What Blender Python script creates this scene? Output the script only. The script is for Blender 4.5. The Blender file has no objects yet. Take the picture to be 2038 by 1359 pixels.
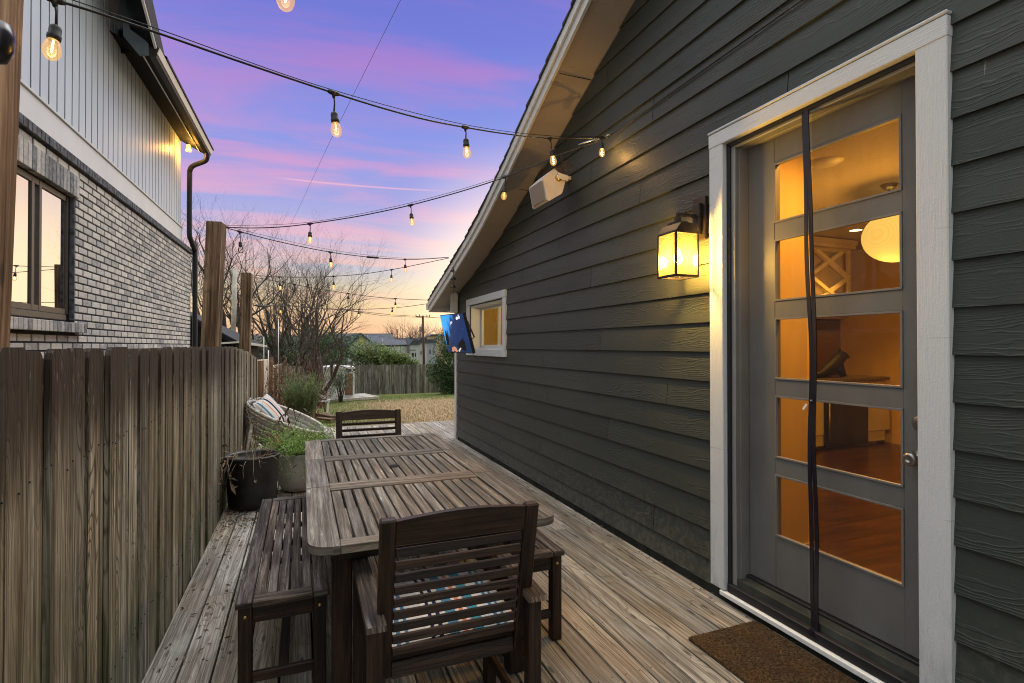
import bpy, math, random
from mathutils import Vector, Matrix, noise as mnoise
rnd = random.Random(7)
R = math.radians
S = bpy.context.scene

# ------------------------------------------------------------------ camera
FPX, W0, H0 = 1050.0, 2038.0, 1359.0
TH = math.atan(417/FPX); PI_ = math.atan(9/FPX)
CAM = Vector((0, 0, 1.47))
FW = Vector((math.sin(TH)*math.cos(PI_), math.cos(TH)*math.cos(PI_), math.sin(PI_)))
RT = Vector((math.cos(TH), -math.sin(TH), 0)); UP = RT.cross(FW)
cd = bpy.data.cameras.new('camera'); cam = bpy.data.objects.new('camera', cd); S.collection.objects.link(cam)
cd.sensor_width = 36; cd.lens = FPX/W0*36; cd.clip_start = 0.05; cd.clip_end = 6000
cam.matrix_world = Matrix.Translation(CAM) @ Matrix((RT, UP, -FW)).transposed().to_4x4()
S.camera = cam

# ------------------------------------------------------------------ world and sun
SUN_AZ, SUN_EL = R(48), R(6)          # dusk glow low over the yard, to the right of the view
w = bpy.data.worlds.new('World'); S.world = w; w.use_nodes = True
nt = w.node_tree; nt.nodes.clear()
def wn(t, **k):
    n = nt.nodes.new(t)
    for a, b in k.items(): setattr(n, a, b)
    return n
def wl(a, b): nt.links.new(a, b)
def wmath(op, a, b=None, c=None, clamp=False):
    n = wn('ShaderNodeMath', operation=op, use_clamp=clamp)
    for i, q in enumerate((a, b, c)):
        if q is None: continue
        if isinstance(q, (int, float)): n.inputs[i].default_value = q
        else: wl(q, n.inputs[i])
    return n.outputs[0]
def wmix(f, a, b, mode='MIX'):
    n = wn('ShaderNodeMix', data_type='RGBA', blend_type=mode)
    for i, q in ((0, f), (6, a), (7, b)):
        if isinstance(q, (int, float)): n.inputs[i].default_value = q
        elif isinstance(q, tuple): n.inputs[i].default_value = (*q, 1)
        else: wl(q, n.inputs[i])
    return n.outputs[2]
def wsm(x, a, b):
    n = wn('ShaderNodeMapRange', interpolation_type='SMOOTHSTEP')
    wl(x, n.inputs[0]); n.inputs[1].default_value = a; n.inputs[2].default_value = b
    return n.outputs[0]
def lin(r, g, b):
    return tuple(((c/255+.055)/1.055)**2.4 if c > 10.3 else c/255/12.92 for c in (r, g, b))
tc = wn('ShaderNodeTexCoord'); sep = wn('ShaderNodeSeparateXYZ'); wl(tc.outputs['Generated'], sep.inputs[0])
DX, DY, DZ = sep.outputs
ramp = wn('ShaderNodeValToRGB'); wl(DZ, ramp.inputs[0])
stops = [(-.02, lin(240, 176, 132)), (0.02, lin(252, 196, 156)), (.07, lin(251, 216, 168)), (.105, lin(232, 216, 188)), (.14, lin(204, 200, 214)), (.19, lin(190, 186, 224)),
         (.26, lin(160, 164, 228)), (.36, lin(134, 150, 232)), (.50, lin(114, 124, 218)), (.62, lin(104, 110, 204))]
cr = ramp.color_ramp
cr.elements[0].position = 0; cr.elements[0].color = (*stops[0][1], 1)
cr.elements[1].position = stops[-1][0]; cr.elements[1].color = (*stops[-1][1], 1)
for p, c in stops[1:-1]:
    e = cr.elements.new(p); e.color = (*c, 1)
# streaky dusk clouds on a sheet overhead
den = wmath('ADD', DZ, 0.12); px = wmath('DIVIDE', DX, den); py = wmath('DIVIDE', DY, den)
cmb = wn('ShaderNodeCombineXYZ'); wl(px, cmb.inputs[0]); wl(py, cmb.inputs[1])
mp = wn('ShaderNodeMapping'); wl(cmb.outputs[0], mp.inputs[0]); mp.inputs['Rotation'].default_value = (0, 0, R(26)); mp.inputs['Scale'].default_value = (.42, 1.5, 1)
mp.inputs['Location'].default_value = (1.3, .35, 0)
n1 = wn('ShaderNodeTexNoise'); n1.inputs['Scale'].default_value = 1.15; n1.inputs['Detail'].default_value = 9; n1.inputs['Roughness'].default_value = .56; n1.inputs['Distortion'].default_value = .5
wl(mp.outputs[0], n1.inputs['Vector'])
n2 = wn('ShaderNodeTexNoise'); n2.inputs['Scale'].default_value = .42; n2.inputs['Detail'].default_value = 4
wl(mp.outputs[0], n2.inputs['Vector'])
cl = wsm(n1.outputs[0], .45, .62)
pinkr = wn('ShaderNodeValToRGB'); wl(DZ, pinkr.inputs[0])
pr = pinkr.color_ramp
pr.elements[0].position = .05; pr.elements[0].color = (*lin(255, 210, 170), 1)
pr.elements[1].position = .6; pr.elements[1].color = (*lin(170, 120, 206), 1)
for p, c in ((.14, lin(250, 206, 196)), (.22, lin(238, 182, 206)), (.30, lin(220, 160, 208)), (.38, lin(202, 144, 208)), (.48, lin(172, 126, 208))):
    e = pr.elements.new(p); e.color = (*c, 1)
col = wmix(wmath('MULTIPLY', cl, .8), ramp.outputs[0], pinkr.outputs[0])
cl2 = wsm(n2.outputs[0], .5, .75)
col = wmix(wmath('MULTIPLY', cl2, .35), col, pinkr.outputs[0])
# one thin vapour trail
tr = wmath('ABSOLUTE', wmath('SUBTRACT', DZ, .2805))
trm = wmath('MULTIPLY', wmath('SUBTRACT', 1.0, wsm(tr, .0003, .0022)), wmath('MULTIPLY', wsm(DX, -.06, .0), wmath('SUBTRACT', 1.0, wsm(DX, .16, .26))))
trm = wmath('MULTIPLY', trm, wsm(DY, 0, .2))
col = wmix(wmath('MULTIPLY', trm, .6), col, lin(255, 190, 205))
# afterglow round the set sun, creamy and bright
dot = wmath('ADD', wmath('MULTIPLY', DX, math.sin(SUN_AZ)), wmath('MULTIPLY', DY, math.cos(SUN_AZ)))
glow = wmath('MULTIPLY', wsm(dot, .74, .95), wmath('SUBTRACT', 1.0, wsm(DZ, .1, .42)))
col = wmix(glow, col, (2.1, 1.55, .98))
# outside the view the sky is greyed to keep purple off the trim
side = wmath('SUBTRACT', 1.0, wsm(wmath('ADD', wmath('MULTIPLY', DX, .37), wmath('MULTIPLY', DY, .93)), .25, .68))
col = wmix(side, col, (.72, .77, .78))
# unseen sky: brightened overhead as fill for the deck, soft grey behind the camera
top = wsm(DZ, .58, .85)
col = wmix(top, col, (2.95, 3.05, 3.12))
back = wmath('MULTIPLY', wsm(wmath('MULTIPLY', DY, -1.0), .15, .6), wsm(DZ, .12, .5))
col = wmix(back, col, (.92, .95, .93))
sky = wn('ShaderNodeTexSky', sky_type='NISHITA', sun_disc=False)
sky.sun_elevation = SUN_EL; sky.sun_rotation = SUN_AZ; sky.air_density = 1.0; sky.dust_density = 1.5
bg1 = wn('ShaderNodeBackground'); wl(col, bg1.inputs[0]); bg1.inputs[1].default_value = .92
bg2 = wn('ShaderNodeBackground'); wl(sky.outputs[0], bg2.inputs[0]); bg2.inputs[1].default_value = .01
ad = wn('ShaderNodeAddShader'); wl(bg1.outputs[0], ad.inputs[0]); wl(bg2.outputs[0], ad.inputs[1])
wo = wn('ShaderNodeOutputWorld'); wl(ad.outputs[0], wo.inputs[0])

sl = bpy.data.lights.new('sun', 'SUN'); so = bpy.data.objects.new('sun', sl); S.collection.objects.link(so)
sl.energy = 1.25; sl.angle = R(35); sl.color = (1, .96, .92)
sd = Vector((math.sin(SUN_AZ)*math.cos(R(50)), math.cos(SUN_AZ)*math.cos(R(50)), math.sin(R(50))))
so.rotation_euler = sd.to_track_quat('Z', 'Y').to_euler()
S.view_settings.view_transform = 'Standard'; S.view_settings.look = 'None'; S.view_settings.gamma = 1; S.view_settings.exposure = 0.08
S.cycles.max_bounces = 10; S.cycles.transparent_max_bounces = 24; S.cycles.diffuse_bounces = 5; S.cycles.use_denoising = True
S.cycles.sample_clamp_indirect = 6; S.cycles.pixel_filter_type = 'BLACKMAN_HARRIS'; S.cycles.filter_width = 1.05

# ------------------------------------------------------------------ helpers
def tag(o, label=None, cat=None, group=None, kind=None):
    if label: o['label'] = label
    if cat: o['category'] = cat
    if group: o['group'] = group
    if kind: o['kind'] = kind
    return o
def empty(name, loc=(0, 0, 0), rz=0, **k):
    o = bpy.data.objects.new(name, None); S.collection.objects.link(o)
    o.location = loc; o.rotation_euler = (0, 0, rz); o.empty_display_size = .1
    return tag(o, **k)
def copy_tree(o, parent=None):
    c = o.copy(); S.collection.objects.link(c)
    if parent: c.parent = parent
    for ch in [x for x in bpy.data.objects if x.parent == o]: copy_tree(ch, c)
    return c
def ray(px, py): return FW*FPX + RT*(px-W0/2) + UP*(H0/2-py)
def py_(px, py, y):          # world point seen at a photo pixel on the vertical plane y
    r = ray(px, py); return CAM + r*(y/r.y)
def pz_(px, py, z):
    r = ray(px, py); return CAM + r*((z-CAM.z)/r.z)
def px_(px, py, x):
    r = ray(px, py); return CAM + r*(x/r.x)

class MB:
    def __init__(s): s.v = []; s.f = []; s.uv = []; s.r = []; s.m = []; s.sm = []
    def poly(s, pts, m=0, uv=None, r=None, smooth=False):
        i = len(s.v); s.v += [tuple(p) for p in pts]; s.f.append(list(range(i, i+len(pts))))
        if uv is None:
            a = Vector(pts[0]); e = (Vector(pts[1])-a); L = e.length or 1; e /= L
            nn = e.cross(Vector(pts[-1])-a); nn = nn.normalized() if nn.length > 1e-9 else Vector((0, 0, 1)); g = nn.cross(e)
            uv = [((Vector(p)-a).dot(e), (Vector(p)-a).dot(g)) for p in pts]
        s.uv += uv; s.r.append(rnd.random() if r is None else r); s.m.append(m); s.sm.append(smooth)
    def box(s, c, d, rot=None, g=0, m=0, r=None, taper=None):
        """centre, dims, rotation Matrix, grain axis"""
        c = Vector(c); h = Vector(d)/2; r = rnd.random() if r is None else r
        P = []
        for k in range(8):
            q = Vector(((1 if k & 1 else -1)*h.x, (1 if k & 2 else -1)*h.y, (1 if k & 4 else -1)*h.z))
            if taper and q[taper[0]] > 0:
                for a in range(3):
                    if a != taper[0]: q[a] *= taper[1]
            P.append(q)
        i = len(s.v); s.v += [tuple((rot @ q if rot else q) + c) for q in P]
        ou, ov = r*13.7, r*7.31
        for ax, F in ((0, (0, 4, 6, 2)), (0, (1, 3, 7, 5)), (1, (0, 1, 5, 4)), (1, (2, 6, 7, 3)), (2, (0, 2, 3, 1)), (2, (4, 5, 7, 6))):
            s.f.append([i+j for j in F])
            o = [a for a in range(3) if a != ax]
            if ax == g: ua, va = o
            else: ua = g; va = [a for a in o if a != g][0]
            s.uv += [(P[j][ua]+ou, P[j][va]+ov+ax*.37) for j in F]
            s.r.append(r); s.m.append(m); s.sm.append(False)
    def bar(s, p0, p1, wd, th, up=(0, 0, 1), m=0, r=None, taper=None):
        p0 = Vector(p0); p1 = Vector(p1); x = (p1-p0); L = x.length; x.normalize()
        y = Vector(up).cross(x)
        if y.length < 1e-4: y = Vector((0, 1, 0)).cross(x)
        y.normalize(); z = x.cross(y)
        s.box((p0+p1)/2, (L, wd, th), Matrix((x, y, z)).transposed(), 0, m, r, taper)
    def tube(s, pts, rad, n=6, m=0, r=None, cap=True, smooth=True):
        pts = [Vector(p) for p in pts]; r = rnd.random() if r is None else r
        if not callable(rad) and not isinstance(rad, (list, tuple)): rad = [rad]*len(pts)
        rings = []; nv = None; L = 0
        for k, p in enumerate(pts):
            t = (pts[min(k+1, len(pts)-1)]-pts[max(k-1, 0)])
            t = t.normalized() if t.length > 1e-9 else Vector((0, 0, 1))
            if nv is None: nv = t.orthogonal().normalized()
            nv = (nv - t*nv.dot(t)); nv = nv.normalized() if nv.length > 1e-6 else t.orthogonal().normalized()
            b = t.cross(nv)
            if k: L += (p-pts[k-1]).length
            i = len(s.v); rr = rad[k]
            s.v += [tuple(p + (nv*math.cos(2*math.pi*a/n)+b*math.sin(2*math.pi*a/n))*rr) for a in range(n)]
            rings.append((i, L, rr))
        for k in range(len(rings)-1):
            a, la, ra = rings[k]; b, lb, rb = rings[k+1]
            for j in range(n):
                j2 = (j+1) % n
                s.f.append([a+j, a+j2, b+j2, b+j]); c = 6.28*ra/n
                s.uv += [(la, j*c), (la, (j+1)*c), (lb, (j+1)*c), (lb, j*c)]
                s.r.append(r); s.m.append(m); s.sm.append(smooth)
        if cap:
            for (i, l, rr), rev in ((rings[0], 1), (rings[-1], 0)):
                idx = [i+j for j in range(n)]
                if rev: idx.reverse()
                s.f.append(idx); s.uv += [(0, 0)]*n; s.r.append(r); s.m.append(m); s.sm.append(False)
    def lathe(s, prof, n=24, c=(0, 0, 0), rot=None, m=0, smooth=True, r=None):
        c = Vector(c); i0 = len(s.v); r = rnd.random() if r is None else r
        for (rr, z) in prof:
            for a in range(n):
                q = Vector((rr*math.cos(2*math.pi*a/n), rr*math.sin(2*math.pi*a/n), z)); s.v.append(tuple((rot @ q if rot else q)+c))
        for k in range(len(prof)-1):
            for a in range(n):
                a2 = (a+1) % n; A = i0+k*n
                s.f.append([A+a, A+a2, A+n+a2, A+n+a]); s.uv += [(a/n, prof[k][1]), ((a+1)/n, prof[k][1]), ((a+1)/n, prof[k+1][1]), (a/n, prof[k+1][1])]
                s.r.append(r); s.m.append(m); s.sm.append(smooth)
    def prism(s, poly, ax, a0, a1, m=0, r=None, g=None, swap=False):
        """polygon in the plane normal to axis ax, extruded a0..a1"""
        def P(p, a):
            q = list(p); q.insert(ax, a); return tuple(q)
        r = rnd.random() if r is None else r; n = len(poly)
        A = [P(p, a0) for p in poly]; B = [P(p, a1) for p in poly]
        area = sum(poly[i][0]*poly[(i+1) % n][1]-poly[(i+1) % n][0]*poly[i][1] for i in range(n))
        flip = (area > 0) != (ax == 1)
        f0, f1 = (A[::-1], B) if flip else (A, B[::-1])
        u2 = lambda P_: [(p[(ax+1) % 3]+r*9, p[(ax+2) % 3]+r*5) for p in P_]
        s.poly(f0, m, u2(f0), r); s.poly(f1, m, u2(f1), r)
        L = 0
        for i in range(n):
            j = (i+1) % n; d = math.dist(poly[i], poly[j])
            q = [A[i], A[j], B[j], B[i]]; uvs = [(a0+r*9, L+r*5), (a0+r*9, L+d+r*5), (a1+r*9, L+d+r*5), (a1+r*9, L+r*5)]
            if swap: uvs = [(b_, a_) for a_, b_ in uvs]
            if not flip: q.reverse(); uvs.reverse()
            s.poly(q, m, uvs, r); L += d
    def build(s, name, mats, parent=None, bevel=0, local=False, seg=1, solid=0, **k):
        if not isinstance(mats, (list, tuple)): mats = [mats]
        me = bpy.data.meshes.new(name); V = s.v; loc = None
        if parent is None and not local:
            xs = [v[0] for v in V]; ys = [v[1] for v in V]; zs = [v[2] for v in V]
            loc = Vector(((min(xs)+max(xs))/2, (min(ys)+max(ys))/2, min(zs)))
            V = [(v[0]-loc.x, v[1]-loc.y, v[2]-loc.z) for v in V]
        me.from_pydata(V, [], s.f)
        for mt in mats: me.materials.append(mt)
        me.polygons.foreach_set('material_index', s.m); me.polygons.foreach_set('use_smooth', s.sm)
        uvl = me.uv_layers.new(name='UVMap'); flat = [c for q in s.uv for c in q]; uvl.data.foreach_set('uv', flat)
        at = me.attributes.new('rnd', 'FLOAT', 'FACE'); at.data.foreach_set('value', s.r)
        me.update()
        o = bpy.data.objects.new(name, me); S.collection.objects.link(o)
        if loc: o.location = loc
        if parent is not None:
            o.parent = parent
            if not local and parent.type == 'EMPTY':
                o.matrix_parent_inverse = (Matrix.Translation(parent.location) @ parent.rotation_euler.to_matrix().to_4x4()).inverted()
        if bevel:
            b = o.modifiers.new('bevel', 'BEVEL'); b.width = bevel; b.segments = seg; b.limit_method = 'ANGLE'; b.angle_limit = R(40)
        if solid:
            b = o.modifiers.new('solid', 'SOLIDIFY'); b.thickness = solid
        return tag(o, **k)

# ------------------------------------------------------------------ materials
class N:
    def __init__(s, name):
        s.mat = bpy.data.materials.new(name); s.mat.use_nodes = True; s.t = s.mat.node_tree; s.t.nodes.clear()
        s.out = s.t.nodes.new('ShaderNodeOutputMaterial'); s.b = s.t.nodes.new('ShaderNodeBsdfPrincipled'); s.t.links.new(s.b.outputs[0], s.out.inputs[0])
    def n(s, t, **k):
        q = s.t.nodes.new(t)
        for a, b in k.items(): setattr(q, a, b)
        return q
    def set(s, sock, v):
        if v is None: return
        if hasattr(v, 'links') or isinstance(v, bpy.types.NodeSocket): s.t.links.new(v, sock)
        elif isinstance(v, tuple) and len(v) == 3 and sock.type == 'RGBA': sock.default_value = (*v, 1)
        else: sock.default_value = v
    def math(s, op, a, b=None, c=None, clamp=False):
        q = s.n('ShaderNodeMath', operation=op, use_clamp=clamp)
        for i, v in enumerate((a, b, c)): s.set(q.inputs[i], v) if v is not None else None
        return q.outputs[0]
    def comb(s, x, y, z=0.0):
        q = s.n('ShaderNodeCombineXYZ')
        for i, v in enumerate((x, y, z)): s.set(q.inputs[i], v)
        return q.outputs[0]
    def uv(s):
        q = s.n('ShaderNodeUVMap', uv_map='UVMap'); p = s.n('ShaderNodeSeparateXYZ'); s.t.links.new(q.outputs[0], p.inputs[0]); return p.outputs[0], p.outputs[1]
    def pos(s):
        q = s.n('ShaderNodeNewGeometry'); return q.outputs['Position']
    def xyz(s, v):
        p = s.n('ShaderNodeSeparateXYZ'); s.t.links.new(v, p.inputs[0]); return p.outputs
    def rnd(s):
        return s.n('ShaderNodeAttribute', attribute_name='rnd').outputs['Fac']
    def noise(s, v, scale=1.0, detail=3.0, rough=.5, dist=0.0, color=False):
        q = s.n('ShaderNodeTexNoise'); s.set(q.inputs['Vector'], v) if v is not None else None
        q.inputs['Scale'].default_value = scale; q.inputs['Detail'].default_value = detail; q.inputs['Roughness'].default_value = rough; q.inputs['Distortion'].default_value = dist
        return q.outputs[1 if color else 0]
    def voro(s, v, scale=1.0, feat='F1'):
        q = s.n('ShaderNodeTexVoronoi', feature=feat); s.set(q.inputs['Vector'], v); q.inputs['Scale'].default_value = scale; return q.outputs[0]
    def ramp(s, f, stops, interp='LINEAR'):
        q = s.n('ShaderNodeValToRGB'); s.set(q.inputs[0], f); c = q.color_ramp; c.interpolation = interp
        c.elements[0].position = stops[0][0]; c.elements[0].color = (*stops[0][1], 1)
        c.elements[1].position = stops[-1][0]; c.elements[1].color = (*stops[-1][1], 1)
        for p, k in stops[1:-1]:
            e = c.elements.new(p); e.color = (*k, 1)
        return q.outputs[0]
    def mix(s, f, a, b, mode='MIX'):
        q = s.n('ShaderNodeMix', data_type='RGBA', blend_type=mode); s.set(q.inputs[0], f); s.set(q.inputs[6], a); s.set(q.inputs[7], b); return q.outputs[2]
    def sm(s, x, a, b, lo=0.0, hi=1.0):
        q = s.n('ShaderNodeMapRange', interpolation_type='SMOOTHSTEP'); s.set(q.inputs[0], x)
        for i, v in enumerate((a, b, lo, hi)): q.inputs[i+1].default_value = v
        return q.outputs[0]
    def vscale(s, v, k):
        q = s.n('ShaderNodeVectorMath', operation='MULTIPLY'); s.set(q.inputs[0], v); q.inputs[1].default_value = k; return q.outputs[0]
    def bump(s, h, strength=.3, dist=.01, normal=None):
        q = s.n('ShaderNodeBump'); s.set(q.inputs['Height'], h); q.inputs['Strength'].default_value = strength; q.inputs['Distance'].default_value = dist
        if normal is not None: s.set(q.inputs['Normal'], normal)
        return q.outputs[0]
    def done(s, color=None, rough=.6, normal=None, metal=0.0, spec=.4, emit=None, estr=0.0):
        s.set(s.b.inputs['Base Color'], color); s.set(s.b.inputs['Roughness'], rough); s.set(s.b.inputs['Metallic'], metal)
        s.b.inputs['Specular IOR Level'].default_value = spec
        if normal is not None: s.set(s.b.inputs['Normal'], normal)
        if emit is not None: s.set(s.b.inputs['Emission Color'], emit); s.b.inputs['Emission Strength'].default_value = estr
        return s.mat

def plain(name, c, rough=.5, metal=0.0, spec=.4, var=.12, scale=25, bump=.0, emit=None, estr=0):
    m = N(name); p = m.pos(); n = m.noise(p, scale, 4)
    col = m.mix(m.sm(n, .3, .7, 0, 1), tuple(x*(1-var) for x in c), tuple(min(1, x*(1+var)) for x in c))
    nr = m.bump(m.noise(p, scale*8, 2), bump, .002) if bump else None
    return m.done(col, rough, nr, metal, spec, emit, estr)

def wood(name, dark, mid, light, rough=.75, bump=.5, vs=55.0, us=1.6, tone=.35, knots=.6, crack=.5, white=None, spec=.25, moss=None, redden=None, dist=.004, rings=.35, ringn=14.0):
    m = N(name); u, v = m.uv(); r = m.rnd()
    rz = m.math('MULTIPLY', r, 37.0)
    warp = m.noise(m.comb(m.math('MULTIPLY', u, 1.3), m.math('MULTIPLY', v, 7.0), rz), 1.0, 2)
    v2 = m.math('ADD', v, m.math('MULTIPLY', warp, .045))
    g1 = m.noise(m.comb(m.math('MULTIPLY', u, us), m.math('MULTIPLY', v2, vs), rz), 1.0, 5, .62)
    g2 = m.noise(m.comb(m.math('MULTIPLY', u, us*4), m.math('MULTIPLY', v2, vs*4.2), rz), 1.0, 3, .6)
    bl = m.noise(m.comb(m.math('MULTIPLY', u, 2.2), m.math('MULTIPLY', v, 9.0), rz), 1.0, 4, .55)
    f = m.math('ADD', m.math('MULTIPLY', g1, .65), m.math('ADD', m.math('MULTIPLY', g2, .25), m.math('MULTIPLY', bl, .35)))
    c = m.ramp(f, [(.50, dark), (.62, mid), (.745, light)])
    # knots
    vq = m.n('ShaderNodeTexVoronoi', feature='F1', voronoi_dimensions='2D'); m.set(vq.inputs['Vector'], m.comb(m.math('ADD', m.math('MULTIPLY', u, 1.6), rz), m.math('ADD', m.math('MULTIPLY', v, 6.0), rz))); vq.inputs['Scale'].default_value = 1.0; kv = vq.outputs[0]
    # growth ring lines, bending round the knots
    fld = m.math('ADD', m.noise(m.comb(m.math('MULTIPLY', u, .8), m.math('MULTIPLY', v, 5.0), rz), 1.0, 2, .5), m.math('MULTIPLY', m.math('SUBTRACT', 1.0, m.sm(kv, 0.0, .30)), .12))
    rg_ = m.math('PINGPONG', m.math('ADD', m.math('MULTIPLY', fld, ringn), m.math('MULTIPLY', g1, .35)), .5)
    rgm = m.math('MULTIPLY', m.math('SUBTRACT', 1.0, m.sm(rg_, .0, .20)), m.sm(bl, .35, .6, .35, 1.0))
    c = m.mix(m.math('MULTIPLY', rgm, m.math('MULTIPLY', m.sm(m.math('FRACT', m.math('MULTIPLY', r, 7.3)), .1, .9, .15, 1.3), rings)), c, tuple(x*.62 for x in dark))
    kn = m.math('SUBTRACT', 1.0, m.sm(m.math('ADD', kv, m.math('MULTIPLY', g1, .05)), .055, .10))
    c = m.mix(m.math('MULTIPLY', kn, knots), c, tuple(x*.45 for x in dark))
    # long dark cracks
    ck = m.noise(m.comb(m.math('MULTIPLY', u, .9), m.math('MULTIPLY', v2, vs*1.7), rz), 1.0, 2, .5)
    ckm = m.math('SUBTRACT', 1.0, m.sm(ck, .35, .395))
    c = m.mix(m.math('MULTIPLY', ckm, crack), c, tuple(x*.3 for x in dark))
    if white:
        wn_ = m.noise(m.comb(m.math('MULTIPLY', u, 5.0), m.math('MULTIPLY', v2, vs*.9), m.math('ADD', rz, 5.0)), 1.0, 6, .7)
        wm = m.math('MULTIPLY', m.sm(wn_, .57, .72), m.sm(bl, .42, .62))
        c = m.mix(m.math('MULTIPLY', wm, white[1]), c, white[0])
    tn = m.math('ADD', 1.0-tone/2, m.math('MULTIPLY', r, tone)); hue = m.math('FRACT', m.math('MULTIPLY', r, 5.7))
    c = m.mix(1.0, c, m.comb(m.math('MULTIPLY', tn, m.math('ADD', .95, m.math('MULTIPLY', hue, .10))), tn, m.math('MULTIPLY', tn, m.math('ADD', 1.06, m.math('MULTIPLY', hue, -.16)))), 'MULTIPLY')
    if redden:
        rr = m.sm(m.noise(m.vscale(m.pos(), (1, 1, 1)), 1.3, 3), .45, .65)
        c = m.mix(m.math('MULTIPLY', rr, redden[1]), c, redden[0])
    if moss: c = moss(m, c, g1, bl)
    h = m.math('ADD', m.math('MULTIPLY', rgm, -.5), m.math('MULTIPLY', g1, 1.0)); h = m.math('ADD', h, m.math('ADD', m.math('MULTIPLY', g2, .4), m.math('MULTIPLY', ckm, -.8)))
    return m.done(c, rough, m.bump(h, bump, dist), spec=spec)

M = {}
def fence_stain(m, c, g1, bl):
    p = m.pos(); x, y, z = m.xyz(p)
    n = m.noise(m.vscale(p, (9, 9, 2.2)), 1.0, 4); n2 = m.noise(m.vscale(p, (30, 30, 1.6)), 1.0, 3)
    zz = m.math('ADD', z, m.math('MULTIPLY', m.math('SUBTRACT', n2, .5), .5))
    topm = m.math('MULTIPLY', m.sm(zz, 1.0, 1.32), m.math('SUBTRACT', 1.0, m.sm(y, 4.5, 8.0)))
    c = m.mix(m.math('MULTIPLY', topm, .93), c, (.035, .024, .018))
    gm = m.math('MULTIPLY', m.math('SUBTRACT', 1.0, m.sm(zz, .2, 1.0)), m.sm(n, .40, .66))
    c = m.mix(m.math('MULTIPLY', gm, .7), c, (.060, .068, .022))
    w_ = m.math('MULTIPLY', m.sm(m.noise(m.vscale(p, (60, 60, 5)), 1.0, 5, .75), .62, .69), .8)
    return m.mix(w_, c, (.42, .38, .32))
M['fence'] = wood('weathered_fence_wood', (.066, .053, .036), (.195, .172, .126), (.42, .385, .31), tone=.8, vs=75, us=.7, bump=1.0, crack=.85, knots=.5, moss=fence_stain, rings=.6, ringn=20.0)
def deck_stain(m, c, g1, bl):
    p = m.pos(); n = m.noise(p, 1.1, 5, .6); n2 = m.noise(m.vscale(p, (3, 1.2, 3)), 1.0, 4)
    c = m.mix(m.sm(n, .42, .66, 0, .28), c, (.22, .15, .09))
    return m.mix(m.sm(n2, .58, .72, 0, .45), c, (.42, .40, .37))
M['deck'] = wood('weathered_deck_wood', (.125, .106, .086), (.250, .219, .181), (.45, .415, .365), tone=.55, vs=85, us=1.1, bump=.7, crack=.7, knots=.85, moss=deck_stain, rings=.55, ringn=16.0)
M['teak'] = wood('weathered_teak', (.062, .049, .038), (.135, .112, .090), (.25, .218, .184), tone=.45, vs=70, us=2.0, bump=.7, knots=.0, crack=.28, rings=.15, white=((.58, .54, .49), .85), dist=.003)
M['teakdark'] = wood('dark_stained_teak', (.006, .0028, .0016), (.024, .0110, .0060), (.056, .028, .016), rough=.55, tone=.4, vs=60, us=2.4, bump=.5, knots=0, crack=.3, white=((.24, .21, .19), .12), spec=.35, dist=.003)
M['benchwood'] = wood('grey_brown_teak', (.014, .009, .007), (.058, .042, .033), (.17, .138, .115), tone=.4, vs=60, us=2.4, bump=.7, knots=0, crack=.4, white=((.45, .40, .36), .6), dist=.003)
M['post'] = wood('treated_pine', (.055, .034, .020), (.165, .105, .064), (.30, .215, .14), tone=.25, vs=26, us=.7, bump=.45, crack=.35, knots=.8)
M['planter_end'] = plain('soil', (.10, .06, .035), .95, var=.5, scale=60)
M['platform'] = wood('grey_platform_boards', (.22, .19, .16), (.40, .37, .33), (.55, .52, .48), tone=.3, vs=20)
M['log'] = wood('old_timber', (.05, .03, .02), (.12, .075, .045), (.22, .15, .10), vs=20)

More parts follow.
